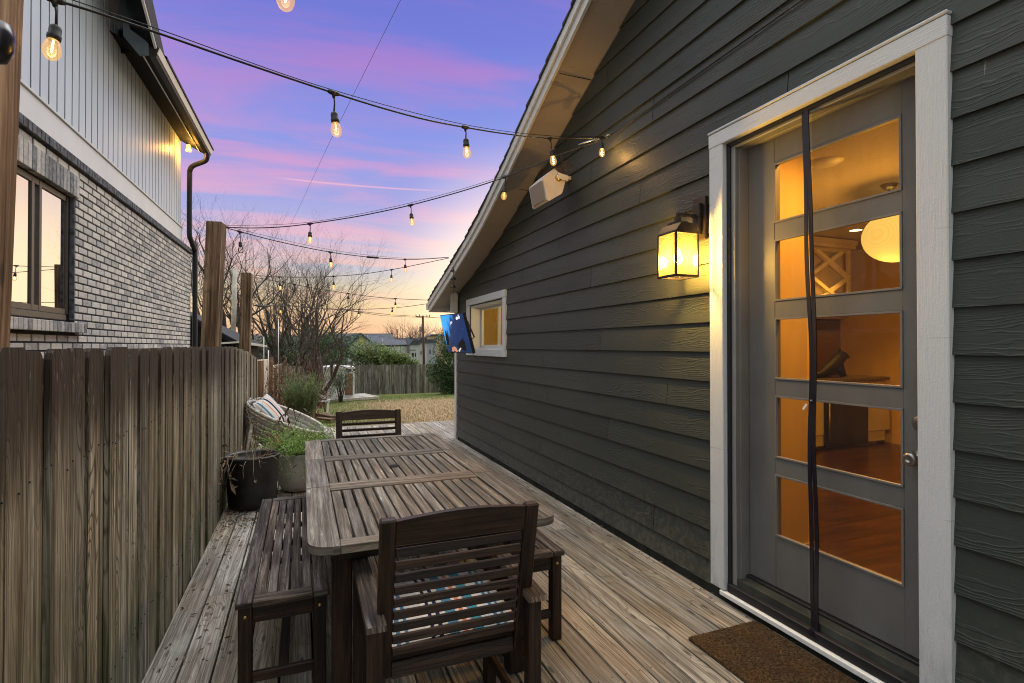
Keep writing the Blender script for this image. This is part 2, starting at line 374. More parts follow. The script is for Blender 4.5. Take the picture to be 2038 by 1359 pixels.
def siding_mat():
    m = N('green_fiber_cement_siding'); u, v = m.uv(); r = m.rnd(); rz = m.math('MULTIPLY', r, 41.0)
    w1 = m.noise(m.comb(m.math('MULTIPLY', u, 2.1), m.math('MULTIPLY', v, 9.0), rz), 1.0, 3, .5)
    w2 = m.noise(m.comb(m.math('MULTIPLY', u, 9.0), m.math('MULTIPLY', v, 30.0), rz), 1.0, 2, .5)
    ph = m.math('ADD', m.math('MULTIPLY', v, 330.0), m.math('ADD', m.math('MULTIPLY', w1, 62.0), m.math('MULTIPLY', w2, 5.0)))
    sn = m.math('SINE', ph)
    ridge = m.sm(sn, .15, .95)
    area = m.sm(m.noise(m.comb(m.math('MULTIPLY', u, 1.6), m.math('MULTIPLY', v, 14.0), m.math('ADD', rz, 9.0)), 1.0, 3), .42, .62, .10, 1.0)
    h = m.math('MULTIPLY', ridge, area)
    fine = m.noise(m.comb(m.math('MULTIPLY', u, 14.0), m.math('MULTIPLY', v, 420.0), rz), 1.0, 2)
    h2 = m.math('ADD', h, m.math('MULTIPLY', fine, .35))
    p = m.pos(); d = m.noise(p, 1.4, 5, .6)
    c = m.mix(d, (.026, .030, .0255), (.043, .0485, .041))
    tn = m.math('ADD', .84, m.math('MULTIPLY', r, .32)); c = m.mix(1.0, c, m.comb(tn, tn, tn), 'MULTIPLY')
    dust = m.sm(m.noise(p, 60, 4, .7), .60, .75, 0, .18); c = m.mix(dust, c, (.16, .155, .135))
    px_n, py_n, pz_n = m.xyz(p); spl = m.math('MULTIPLY', m.math('SUBTRACT', 1.0, m.sm(m.math('ADD', pz_n, m.math('MULTIPLY', m.math('SUBTRACT', m.noise(p, 6, 4), .5), .5)), .12, .62)), m.sm(m.noise(p, 22, 4, .7), .42, .66))
    c = m.mix(m.math('MULTIPLY', spl, .35), c, (.15, .14, .115))
    fade = m.sm(m.noise(m.vscale(p, (1, .5, 2.2)), 1.2, 4, .6), .45, .7, 0, .3); c = m.mix(fade, c, (.085, .082, .066))
    scr = m.sm(m.noise(m.vscale(p, (2, 26, 2.0)), 1.0, 2, .5), .79, .81, 0, .6); c = m.mix(scr, c, (.35, .34, .3))
    return m.done(c, .52, m.bump(h2, .62, .0026), spec=.35)
M['siding'] = siding_mat()
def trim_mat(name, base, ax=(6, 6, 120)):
    m = N(name); p = m.pos(); u, v = m.uv()
    g = m.noise(m.comb(m.math('MULTIPLY', u, 9.0), m.math('MULTIPLY', v, 170.0), m.math('MULTIPLY', m.rnd(), 20.0)), 1.0, 4, .6)
    d = m.noise(p, 2.5, 4); c = m.mix(d, tuple(x*.88 for x in base), base)
    sp = m.sm(m.noise(p, 38, 4, .7), .64, .8, 0, .4); c = m.mix(sp, c, tuple(x*.55 for x in base))
    x_, y_, z_ = m.xyz(p); gr = m.math('MULTIPLY', m.math('SUBTRACT', 1.0, m.sm(z_, .05, .55)), m.sm(m.noise(m.vscale(p, (14, 14, 3)), 1.0, 5, .65), .40, .64)); c = m.mix(m.math('MULTIPLY', gr, .55), c, tuple(x*.42 for x in base))
    cr_ = m.noise(m.vscale(p, (3, 3, 60)), 1.0, 2); c = m.mix(m.math('MULTIPLY', m.math('SUBTRACT', 1.0, m.sm(cr_, .25, .30)), .35), c, tuple(x*.5 for x in base))
    return m.done(c, .6, m.bump(m.math('ADD', g, m.math('MULTIPLY', m.noise(p, 120, 2), .4)), .9, .004), spec=.3)
M['trim'] = trim_mat('grey_white_trim_paint', (.60, .61, .62))
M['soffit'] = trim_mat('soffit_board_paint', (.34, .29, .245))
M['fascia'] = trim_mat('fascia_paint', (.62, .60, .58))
M['white'] = plain('white_paint', (.72, .72, .70), .45, var=.05)
M['skirt'] = plain('dark_green_skirt', (.045, .05, .042), .8, var=.3, scale=8, bump=.2)
def shingle():
    m = N('asphalt_shingle'); p = m.pos(); n = m.noise(p, 90, 3, .7); b = m.noise(p, 5, 3)
    c = m.mix(n, (.022, .022, .026), (.085, .083, .09)); c = m.mix(m.sm(b, .4, .65, 0, .4), c, (.05, .045, .042))
    return m.done(c, .9, m.bump(n, .6, .004), spec=.2)
M['shingle'] = shingle()
M['door'] = plain('grey_door_paint', (.185, .185, .18), .42, var=.06, scale=5, bump=.05, spec=.45)
M['jamb'] = plain('grey_jamb_paint', (.23, .225, .215), .5, var=.1, scale=5)
M['black'] = plain('black_rubber', (.012, .012, .014), .55, var=.2, bump=.1)
M['blackgloss'] = plain('black_binding', (.012, .010, .016), .28, spec=.6, var=.2)
M['bronze'] = plain('dark_bronze_metal', (.018, .013, .011), .4, metal=.3, spec=.5, var=.3, bump=.1)
M['nickel'] = plain('brushed_nickel', (.42, .40, .38), .32, metal=1.0, var=.1)
M['steel'] = plain('dull_steel', (.5, .5, .5), .4, metal=.9, var=.1)
M['brass'] = plain('brass_bolt', (.65, .42, .16), .3, metal=1.0, var=.1)
M['speaker'] = plain('off_white_plastic', (.50, .45, .40), .55, var=.08, scale=8)
def grille():
    m = N('speaker_grille'); u, v = m.uv(); a = m.math('SINE', m.math('MULTIPLY', u, 1400.0)); b = m.math('SINE', m.math('MULTIPLY', v, 1400.0))
    k = m.sm(m.math('MULTIPLY', a, b), .0, .6); c = m.mix(k, (.30, .23, .18), (.14, .10, .075)); return m.done(c, .6)
M['grille'] = grille()
def glass(name, tint=(1, 1, 1), extra=0.0, mul=1.0):
    m = N(name); t = m.n('ShaderNodeBsdfTransparent'); g = m.n('ShaderNodeBsdfGlossy'); g.inputs['Roughness'].default_value = .01
    t.inputs[0].default_value = (*tint, 1); fr = m.n('ShaderNodeFresnel'); fr.inputs[0].default_value = 1.45
    f = m.math('ADD', m.math('MULTIPLY', fr.outputs[0], mul), extra, clamp=True)
    mx = m.n('ShaderNodeMixShader'); m.set(mx.inputs[0], f); m.t.links.new(t.outputs[0], mx.inputs[1]); m.t.links.new(g.outputs[0], mx.inputs[2]); m.t.links.new(mx.outputs[0], m.out.inputs[0])
    return m.mat
M['glass'] = glass('clear_glass', (.95, .94, .90), mul=.6)
M['mirror'] = glass('coated_window_glass', (.03, .03, .035), extra=.62)
def bulbg():
    m = N('warm_lit_bulb_glass'); t = m.n('ShaderNodeBsdfTransparent'); t.inputs[0].default_value = (.97, .93, .86, 1); g = m.n('ShaderNodeBsdfGlossy'); g.inputs['Roughness'].default_value = .03
    e = m.n('ShaderNodeEmission'); e.inputs[0].default_value = (1, .54, .16, 1); e.inputs[1].default_value = 1.2
    lw = m.n('ShaderNodeLayerWeight'); lw.inputs[0].default_value = .25; a = m.n('ShaderNodeMixShader'); m.t.links.new(m.math('MULTIPLY', lw.outputs['Facing'], .30), a.inputs[0]); m.t.links.new(t.outputs[0], a.inputs[1]); m.t.links.new(g.outputs[0], a.inputs[2])
    b = m.n('ShaderNodeMixShader'); b.inputs[0].default_value = .30; m.t.links.new(a.outputs[0], b.inputs[1]); m.t.links.new(e.outputs[0], b.inputs[2]); m.t.links.new(b.outputs[0], m.out.inputs[0]); return m.mat
M['bulblit'] = bulbg()
M['bulbglass'] = glass('bulb_glass', (.96, .95, .93), extra=.0)
def seeded():
    m = N('seeded_lantern_glass'); t = m.n('ShaderNodeBsdfTransparent'); t.inputs[0].default_value = (.95, .85, .6, 1)
    d = m.n('ShaderNodeBsdfTranslucent'); d.inputs[0].default_value = (.9, .66, .30, 1); g = m.n('ShaderNodeBsdfGlossy'); g.inputs[1].default_value = .15
    a = m.n('ShaderNodeMixShader'); a.inputs[0].default_value = .055; m.t.links.new(t.outputs[0], a.inputs[1]); m.t.links.new(d.outputs[0], a.inputs[2])
    b = m.n('ShaderNodeMixShader'); b.inputs[0].default_value = .06; m.t.links.new(a.outputs[0], b.inputs[1]); m.t.links.new(g.outputs[0], b.inputs[2]); m.t.links.new(b.outputs[0], m.out.inputs[0])
    m.t.links.new(m.bump(m.voro(m.pos(), 160), .4, .002), g.inputs['Normal']); return m.mat
M['seeded'] = seeded()
def screenmat():
    m = N('fine_black_screen_mesh'); t = m.n('ShaderNodeBsdfTransparent'); t.inputs[0].default_value = (1, 1, 1, 1)
    d = m.n('ShaderNodeBsdfDiffuse'); d.inputs[0].default_value = (.05, .045, .045, 1); mx = m.n('ShaderNodeMixShader')
    w_ = m.sm(m.noise(m.vscale(m.pos(), (4, 4, .6)), 1.5, 2), .3, .7, .16, .30); m.set(mx.inputs[0], w_)
    m.t.links.new(t.outputs[0], mx.inputs[1]); m.t.links.new(d.outputs[0], mx.inputs[2]); m.t.links.new(mx.outputs[0], m.out.inputs[0]); return m.mat
M['screen'] = screenmat()
def emis(name, c, s):
    m = N(name); return m.done((.8, .7, .5), .5, emit=c, estr=s)
M['filament'] = emis('glowing_filament', (1, .40, .07), 9)
M['filament_hot'] = emis('bright_filament', (1, .52, .16), 22)
def lampb():
    m = N('lantern_bulb_glow'); t = m.n('ShaderNodeBsdfTransparent'); e = m.n('ShaderNodeEmission'); e.inputs[0].default_value = (1, .72, .26, 1); e.inputs[1].default_value = 14
    x = m.n('ShaderNodeMixShader'); x.inputs[0].default_value = .5; m.t.links.new(t.outputs[0], x.inputs[1]); m.t.links.new(e.outputs[0], x.inputs[2]); m.t.links.new(x.outputs[0], m.out.inputs[0]); return m.mat
M['lampbulb'] = lampb()
def globe():
    m = N('pendant_globe_fabric'); x, y, z = m.xyz(m.pos()); s_ = m.math('SINE', m.math('MULTIPLY', x, 420.0))
    c = m.mix(m.sm(s_, -.8, 1, 0, .5), (1.0, .60, .12), (1.0, .50, .08)); return m.done((.05, .04, .02), .8, emit=c, estr=1.25, spec=.1)
M['globe'] = globe()
M['can'] = emis('recessed_bulb', (1, .7, .3), 9)
M['flood'] = emis('flood_bulb', (1, .42, .06), 2.6)
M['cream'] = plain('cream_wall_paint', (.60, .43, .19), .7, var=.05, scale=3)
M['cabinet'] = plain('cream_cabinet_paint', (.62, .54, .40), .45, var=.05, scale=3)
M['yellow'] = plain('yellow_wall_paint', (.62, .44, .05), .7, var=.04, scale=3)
M['hoodpaint'] = plain('taupe_hood_paint', (.08, .045, .022), .5, var=.1)
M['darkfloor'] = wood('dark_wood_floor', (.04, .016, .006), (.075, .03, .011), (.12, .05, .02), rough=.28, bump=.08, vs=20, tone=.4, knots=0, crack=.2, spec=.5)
M['counter'] = plain('stone_counter', (.14, .11, .08), .25, var=.5, scale=60)
M['lattice_lit'] = plain('lattice_lit_tone', (.80, .72, .52), .5, var=.02)  # lighter than the cabinet: lit bars against the shaded recess put into colour
M['ceil'] = plain('ceiling_paint', (.55, .50, .42), .8, var=.03)
def brickmat(name='limewashed_brick', sh=0.0):
    m = N(name); p = m.pos(); r = m.rnd(); n = m.noise(p, 26, 5, .65); n2 = m.noise(p, 110, 3, .7); big = m.noise(p, .9, 3)
    x, y, z = m.xyz(p)
    f = m.math('ADD', m.math('MULTIPLY', n, .55), m.math('ADD', m.math('MULTIPLY', r, .38), m.math('MULTIPLY', big, .25))); f = m.math('ADD', f, sh)
    c = m.ramp(f, [(.35, (.64, .61, .55)), (.64, (.48, .465, .43)), (.80, (.30, .30, .30)), (.96, (.13, .14, .15))])
    c = m.mix(m.sm(n2, .60, .72, 0, .5), c, (.16, .16, .16))
    return m.done(c, .85, m.bump(m.math('ADD', n, m.math('MULTIPLY', n2, .6)), .8, .006), spec=.2)
M['brick'] = brickmat(); M['brickmid'] = brickmat('dark_washed_brick', .17)
M['brickdark'] = plain('dark_painted_brick', (.075, .08, .095), .8, var=.6, scale=20, bump=.5)
M['mortar'] = plain('dark_mortar', (.026, .028, .034), .95, var=.3, scale=40)
def panelmat(name, c, var=.08):
    m = N(name); p = m.pos(); n = m.noise(m.vscale(p, (1, 1, .25)), 3.0, 5, .6); k = m.mix(n, tuple(q*(1-2*var) for q in c), tuple(q*(1+var) for q in c))
    sp = m.sm(m.noise(p, 45, 3, .75), .70, .78, 0, .5); k = m.mix(sp, k, tuple(q*.5 for q in c)); return m.done(k, .45, m.bump(m.noise(p, 14, 3), .12, .01), spec=.4)
M['batten'] = panelmat('blue_grey_siding', (.50, .57, .64))
M['band'] = panelmat('pale_frieze_board', (.62, .64, .64))
M['groove'] = plain('groove_black', (.015, .015, .018), .9)
M['bracketpaint'] = plain('blue_grey_trim_paint', (.085, .11, .125), .45)
M['dknavy'] = plain('dark_trim_paint', (.010, .011, .013), .6, var=.1, spec=.1)
M['gutter'] = plain('gutter_face', (.62, .60, .55), .35, var=.08, scale=2)
M['gutterdk'] = plain('bronze_gutter', (.022, .017, .015), .5, var=.15, spec=.25)
M['pipe'] = plain('dark_downspout', (.014, .017, .022), .45, var=.1, spec=.3)
M['winframe'] = plain('bronze_window_frame', (.06, .050, .042), .4, var=.1)
M['dark'] = plain('dark_inside', (.01, .01, .011), .9)
def leafmat(name, a, b, c, rough=.6, trans=.25):
    m = N(name); r = m.rnd(); n = m.noise(m.pos(), 3.0, 2); f = m.math('ADD', m.math('MULTIPLY', r, .7), m.math('MULTIPLY', n, .4))
    k = m.ramp(f, [(.2, a), (.55, b), (.9, c)]); d = m.n('ShaderNodeBsdfDiffuse'); t = m.n('ShaderNodeBsdfTranslucent'); g = m.n('ShaderNodeBsdfGlossy'); g.inputs[1].default_value = .45
    for q in (d, t): m.t.links.new(k, q.inputs[0])
    x = m.n('ShaderNodeMixShader'); x.inputs[0].default_value = trans; m.t.links.new(d.outputs[0], x.inputs[1]); m.t.links.new(t.outputs[0], x.inputs[2])
    y = m.n('ShaderNodeMixShader'); y.inputs[0].default_value = .05; m.t.links.new(x.outputs[0], y.inputs[1]); m.t.links.new(g.outputs[0], y.inputs[2]); m.t.links.new(y.outputs[0], m.out.inputs[0])
    return m.mat
M['leaf_dark'] = leafmat('evergreen_leaf', (.02, .042, .016), (.055, .11, .035), (.12, .20, .06))
M['leaf_lime'] = leafmat('bamboo_leaf', (.06, .10, .02), (.16, .22, .05), (.32, .40, .11))
M['leaf_rose'] = leafmat('needle_leaf', (.05, .085, .022), (.11, .17, .05), (.20, .27, .09))
M['leaf_herb'] = leafmat('herb_leaf', (.08, .17, .02), (.20, .36, .05), (.42, .58, .12))
M['leaf_dead'] = leafmat('dead_leaf', (.02, .012, .008), (.07, .035, .018), (.18, .10, .05), trans=.1)
M['bark'] = plain('grey_brown_bark', (.060, .044, .034), .9, var=.4, scale=12)
M['bark2'] = plain('reddish_twig', (.11, .058, .036), .85, var=.4, scale=9)
M['straw'] = plain('dry_stem', (.34, .26, .17), .8, var=.4, scale=20)
def lawn():
    m = N('dormant_lawn'); p = m.pos(); a = m.noise(p, .35, 5, .62); f = m.noise(p, 14, 4, .7); g = m.noise(m.vscale(p, (60, 60, 60)), 1.0, 2)
    x, y, z = m.xyz(p)
    far = m.sm(m.math('ADD', y, m.math('MULTIPLY', a, 7.0)), 22.5, 27.5)
    left = m.math('SUBTRACT', 1.0, m.sm(m.math('ADD', x, m.math('MULTIPLY', a, 2.0)), 1.8, 4.0))
    gm = m.math('ADD', m.math('MULTIPLY', far, .95), m.math('MULTIPLY', left, .7), clamp=True)
    gm = m.math('MULTIPLY', gm, m.sm(f, .25, .5))
    c = m.mix(f, (.27, .175, .085), (.52, .40, .25)); c = m.mix(gm, c, m.mix(g, (.07, .10, .02), (.19, .22, .07)))
    br = m.math('SUBTRACT', 1.0, m.sm(y, 10.2, 12.6)); c = m.mix(m.math('MULTIPLY', br, .6), c, (.36, .17, .07))
    return m.done(c, .95, m.bump(m.math('ADD', f, m.math('MULTIPLY', g, .6)), 1.0, .05), spec=.1)
M['lawn'] = lawn()
M['hill'] = plain('wooded_hill', (.075, .06, .055), .95, var=.45, scale=.12)
M['whitehouse'] = panelmat('white_house_siding', (.42, .42, .44))
M['greyhouse'] = panelmat('grey_townhouse_panel', (.30, .32, .36))
M['tanhouse'] = panelmat('tan_wall', (.40, .30, .20))
M['roof_far'] = plain('slate_roof', (.05, .055, .065), .8, var=.3, scale=2)
M['potblack'] = plain('black_glazed_pot', (.016, .015, .016), .38, var=.5, scale=10, bump=.15, spec=.5)
M['potwhite'] = plain('matt_white_pot', (.42, .40, .37), .8, var=.15, scale=6, bump=.3)
def wicker():
    m = N('pale_wicker_weave'); u, v = m.uv(); a = m.math('SINE', m.math('MULTIPLY', u, 340.0)); b = m.math('SINE', m.math('ADD', m.math('MULTIPLY', v, 420.0), m.math('MULTIPLY', m.sm(a, -.2, .2), 3.14)))
    h = m.math('ADD', m.math('MULTIPLY', b, .6), m.math('MULTIPLY', a, .3)); k = m.sm(h, -.7, .5)
    c = m.mix(k, (.22, .20, .18), (.66, .63, .58)); return m.done(c, .7, m.bump(h, .8, .004))
M['wicker'] = wicker()
M['rattan'] = plain('grey_rattan_pole', (.52, .48, .43), .7, var=.35, scale=30)
def stripes(name, cols, freq, base=(.55, .53, .50), cross=False):
    m = N(name); u, v = m.uv(); f = m.math('FRACT', m.math('MULTIPLY', u, freq)); q = m.n('ShaderNodeValToRGB'); m.set(q.inputs[0], f); c = q.color_ramp; c.interpolation = 'CONSTANT'
    c.elements[0].position = 0; c.elements[0].color = (*base, 1); c.elements[1].position = cols[-1][0]; c.elements[1].color = (*cols[-1][1], 1)
    for p, k in cols[:-1]:
        e = c.elements.new(p); e.color = (*k, 1)
    col = q.outputs[0]
    if cross:
        g = m.math('FRACT', m.math('MULTIPLY', u, freq*12)); gm = m.sm(g, .45, .55); bl = m.sm(m.math('SINE', m.math('MULTIPLY', f, 18.0)), -.1, .1)
        col = m.mix(m.math('MULTIPLY', gm, m.math('MULTIPLY', bl, .8)), col, (.62, .60, .56))
    return m.done(col, .9, m.bump(m.noise(m.pos(), 400, 2), .4, .002), spec=.1)
M['pillow'] = stripes('striped_pillow_fabric', [(.10, (.06, .16, .26)), (.16, (.52, .52, .5)), (.30, (.62, .22, .10)), (.35, (.55, .54, .5)), (.46, (.015, .02, .05)), (.56, (.5, .5, .5)), (.62, (.6, .2, .1)), (.66, (.55, .54, .52)), (.78, (.25, .33, .38)), (.84, (.55, .55, .52))], 1.0)
M['cushion'] = stripes('striped_seat_fabric', [(.08, (.06, .15, .24)), (.20, (.5, .48, .45)), (.42, (.012, .02, .05)), (.54, (.48, .46, .42)), (.60, (.06, .18, .28)), (.72, (.5, .17, .09)), (.84, (.05, .22, .30)), (.95, (.55, .52, .48))], 3.2, cross=True)
def coir():
    m = N('coir_doormat'); p = m.pos(); n = m.math('ADD', m.math('MULTIPLY', m.noise(p, 75, 4, .8), .6), m.math('MULTIPLY', m.noise(p, 240, 3, .8), .4)); b = m.noise(p, 7, 4)
    n = m.sm(n, .36, .64)
    c = m.mix(n, (.028, .013, .006), (.28, .185, .10)); c = m.mix(m.sm(b, .45, .7, 0, .4), c, (.10, .055, .03))
    return m.done(c, .95, m.bump(n, 1.0, .012), spec=.1)
M['coir'] = coir()
def tvpic():
    m = N('lit_screen_picture'); u, v = m.uv(); n = m.noise(m.comb(m.math('MULTIPLY', u, 9.0), m.math('MULTIPLY', v, 3.0)), 1.0, 3)
    k = m.sm(m.math('ADD', m.math('MULTIPLY', u, -1.6), m.math('ADD', v, m.math('MULTIPLY', n, .9))), .45, .95)
    c = m.mix(k, (.004, .018, .075), (.03, .27, .75)); lo = m.math('SUBTRACT', 1.0, m.sm(m.math('ADD', v, m.math('MULTIPLY', n, .3)), .25, .55))
    c = m.mix(m.math('MULTIPLY', lo, .7), c, (.002, .012, .04)); return m.done((.01, .01, .01), .2, emit=c, estr=1.6)
M['tvpic'] = tvpic()
M['tvwhite'] = emis('screen_pale_figure', (.75, .62, .62), .8); M['tvspot'] = emis('screen_spotlight', (.75, .8, 1), 1.1); M['tvred'] = emis('screen_red_figure', (.5, .07, .03), .8)
M['rust'] = plain('creosote_pole', (.11, .045, .03), .9, var=.3)
M['pale_pole'] = plain('pale_wood_pole', (.42, .38, .33), .85, var=.2, scale=4)
M['orange'] = plain('orange_petal', (.75, .16, .01), .6); M['shutter'] = plain('brown_shutter', (.20, .10, .06), .7, var=.2)
M['paleglass'] = plain('playhouse_window', (.10, .15, .18), .2, spec=.6)
M['ivory'] = plain('ivory_fence', (.60, .50, .40), .7, var=.1, scale=6)

# ------------------------------------------------------------------ ground
def gz(x, y):
    if y < 10: z = -.18
    elif y < 27: z = -.18 - (y-10)/17*.77
    elif y < 60: z = -.95 - (y-27)/33*3.0
    else: z = -3.95
    return z
g = MB(); ys = [-12, 0, 6, 10, 12, 14, 16, 18, 20, 22, 24, 27, 32, 40, 50, 60, 90, 160, 400, 1200, 4000]; xs = [-3000, -400, -60, -20, -8, -3, 0, 3, 6, 9, 14, 30, 80, 400, 3000]
for a, b in zip(xs, xs[1:]):
    for c, d in zip(ys, ys[1:]):
        g.poly([(a, c, gz(a, c)), (b, c, gz(b, c)), (b, d, gz(b, d)), (a, d, gz(a, d))], uv=[(0, 0)]*4, r=.5)
g.build('lawn_ground', M['lawn'], label='lawn of tan dormant grass with green patches beyond the deck', kind='structure')
h = MB(); pts = []
for k in range(90):
    a = R(-60+k*1.6); D = 520; hh = 11+5*mnoise.noise(Vector((k*.11, 3, 0)))+3*mnoise.noise(Vector((k*.6, 1, 0)))
    if a > R(5): hh *= .75
    pts.append((D*math.sin(a), D*math.cos(a), hh))
for a, b in zip(pts, pts[1:]):
    h.poly([(a[0]*.8, a[1]*.8, -4.2), (b[0]*.8, b[1]*.8, -4.2), (b[0], b[1], b[2]), (a[0], a[1], a[2])], uv=[(0, 0)]*4)
    h.poly([(a[0], a[1], a[2]), (b[0], b[1], b[2]), (b[0]*1.6, b[1]*1.6, -4), (a[0]*1.6, a[1]*1.6, -4)], uv=[(0, 0)]*4)
h.build('hills', M['hill'], label='low dark wooded hills along the horizon', kind='structure')

rg = MB(); pts = []
for k in range(60):
    pxx = 300+k*8.5; yy = 75; tz = py_(pxx, 674+7*mnoise.noise(Vector((k*.35, 0, 3)))+3*mnoise.noise(Vector((k*1.3, 0, 3))), yy); pts.append(tz)
for a, b in zip(pts, pts[1:]):
    rg.poly([(a.x, 62, -4), (b.x, 62, -4), (b.x, b.y, b.z), (a.x, a.y, a.z)], uv=[(0, 0)]*4); rg.poly([(a.x, a.y, a.z), (b.x, b.y, b.z), (b.x, 110, -4), (a.x, 110, -4)], uv=[(0, 0)]*4)
rg.build('scrub_ridge', M['hill'], label='dark scrub covered rise behind the bare trees', kind='structure')

# ------------------------------------------------------------------ deck
d = MB(); bw = .137; gap = .009
def deck_board(x0, x1, y0, y1, z=0.0):
    d.box(((x0+x1)/2, (y0+y1)/2, z-.016), (x1-x0-gap, y1-y0-.003, .032), g=1)
x = -.655; k = 0
while x < 2.27:
    x1 = min(x+bw+.004, 2.272)
    cuts = [-1.5] + ([3.8] if k >= 15 and k % 2 == 0 else [4.55] if k < 5 and k % 2 == 0 else [4.9] if k < 5 else [5.6] if k % 3 == 0 else [2.9] if k % 3 == 1 else [6.7]) + [8.15]
    if k in (1, 2): cuts = [-1.5, 3.55, 8.15]
    for a, b in zip(cuts, cuts[1:]): deck_board(x, x1, a, b)
    x = x1; k += 1
x = -.655
while x < 9.2:
    deck_board(x, x+bw+.004, 8.15, 10.0, 0.0); x += bw+.004
for q in range(4): d.box((-.655+1.2+q*2.5, 10.07, -.016), (2.494, .134, .032), g=0)
d.box((4.2, 10.15, -.12), (9.9, .03, .2), g=0)
deck = d.build('deck', M['deck'], bevel=.003, label='weathered grey brown plank deck running beside the house', kind='structure')
sub = MB(); sub.box((.8, 3.5, -.15), (3.1, 10.4, .08)); sub.box((5, 9.1, -.15), (8.4, 1.8, .08)); sub.build('deck_underside', M['dark'], label='dark space under the deck boards', kind='structure')
nl = MB()
x = -.655; k = 0
while x < 2.2:
    for j in range(24):
        y = 1.2+j*.41
        for o in (.03, .105):
            nl.lathe([(.0035, 0), (.0035, .0012), (0, .0013)], 6, (x+o+rnd.uniform(-.004, .004), y+rnd.uniform(-.01, .01), .0002))
    x += bw+.004
nl.build('deck_screws', M['black'], label='rows of dark screw heads sunk in the deck boards', cat='screws', kind='stuff')

# ------------------------------------------------------------------ near fence
fn = empty('board_fence', (-.66, 4, -.2), label='tall weathered grey plank fence along the left edge of the deck', cat='fence')
f = MB(); y = -1.0
def ftop(y):
    return 1.462 - (.0 if y < 5.8 else .19*((y-5.8)/3.3)**1.6)
while y < 9.05:
    wd = rnd.choice((.142, .13, .12, .105, .15)); t = ftop(y+wd/2)+rnd.uniform(-.006, .006); xo = rnd.choice((0, .006, -.004, .012))
    if y > 4: wd = rnd.uniform(.12, .15)
    b = -.2; e = .02; gp = .009 if rnd.random() < .6 else .016
    y0, y1 = y+gp/2, y+wd-gp/2
    pl = [(y0, b), (y1, b), (y1, t-.03), (y1-.008, t-.012), (y1-e, t), (y0+e, t), (y0+.008, t-.012), (y0, t-.03)]
    r = rnd.random(); A = [(-.66+xo, p[0], p[1]) for p in pl]; B = [(-.678+xo, p[0], p[1]) for p in pl]
    uvA = [(p[1]+r*9, p[0]+r*5) for p in pl]
    f.poly(A, 0, uvA, r); f.poly(B[::-1], 0, uvA[::-1], r)
    for i in range(8):
        j = (i+1) % 8; f.poly([A[j], A[i], B[i], B[j]], 0, [(pl[j][1], .3), (pl[i][1], .3), (pl[i][1], .32), (pl[j][1], .32)], r)
    y += wd
f.build('board_panel', M['fence'], fn, bevel=.003)
bkb = MB(); y = -.93  # boards added behind the planks so the gaps read dark
while y < 9.0:
    bkb.box((-.700, y+.07, .60), (.014, .135, 1.66 if y < 5.8 else 1.45), g=2); y += .137
bkb.build('gap_backing', M['log'], fn)
nv = MB(); rn2 = random.Random(9); y = -.9
while y < 9:
    for z in (.27, 1.12):
        for o in (0, .045): nv.lathe([(.003, 0), (.003, .003), (0, .0032)], 6, (-.6475, y+o+rn2.uniform(-.01, .01), z+rn2.uniform(-.02, .02)), Matrix(((0, 0, 1), (0, 1, 0), (-1, 0, 0))))
    y += .135
nv.build('nail_heads', M['black'], fn, kind='stuff')
rl = MB()
for z in (.25, 1.1): rl.box((-.712, 4, z), (.04, 10, .09), g=1)
rl.build('rail', M['fence'], fn)
kh = MB(); pk = px_(293, 966, -.655); kh.lathe([(0, .0), (.8, .002), (1, .0)], 20, (-.6515, pk.y, pk.z), Matrix(((0, 0, 1), (.021, 0, 0), (0, .072, 0))), smooth=False)
kh.build('knot_hole', M['dark'], fn)
# string light posts
def post(px0, px1, loc0, loc1, w_, label, rz, top):
    p = MB(); a = Vector(loc0); b = Vector(loc1); ax = (b-a).normalized(); y_ = Vector((math.sin(rz), math.cos(rz), 0)); y_ = (y_-ax*y_.dot(ax)).normalized(); x_ = y_.cross(ax)
    p.box((a+b)/2, (w_, w_, (b-a).length), Matrix((x_, y_, ax)).transposed(), g=2)
    return p.build('light_post', M['post'], bevel=.006, label=label, cat='post', group='wooden posts holding the string lights')
post(0, 0, (-.852, 1.80, -.2), (-.757, 1.78, 3.2), .12, 'tall wooden post at the left edge of view beside the nearest lit bulb', 0.1, 0)
post(0, 0, (-.79, 5.15, -.3), (-.70, 5.22, 2.545), .125, 'leaning wooden post in front of the neighbour downspout', R(12), 0)
post(0, 0, (-.83, 8.75, -.3), (-.775, 8.8, 2.56), .14, 'shorter wooden post at the far end of the plank fence', R(4), 0)

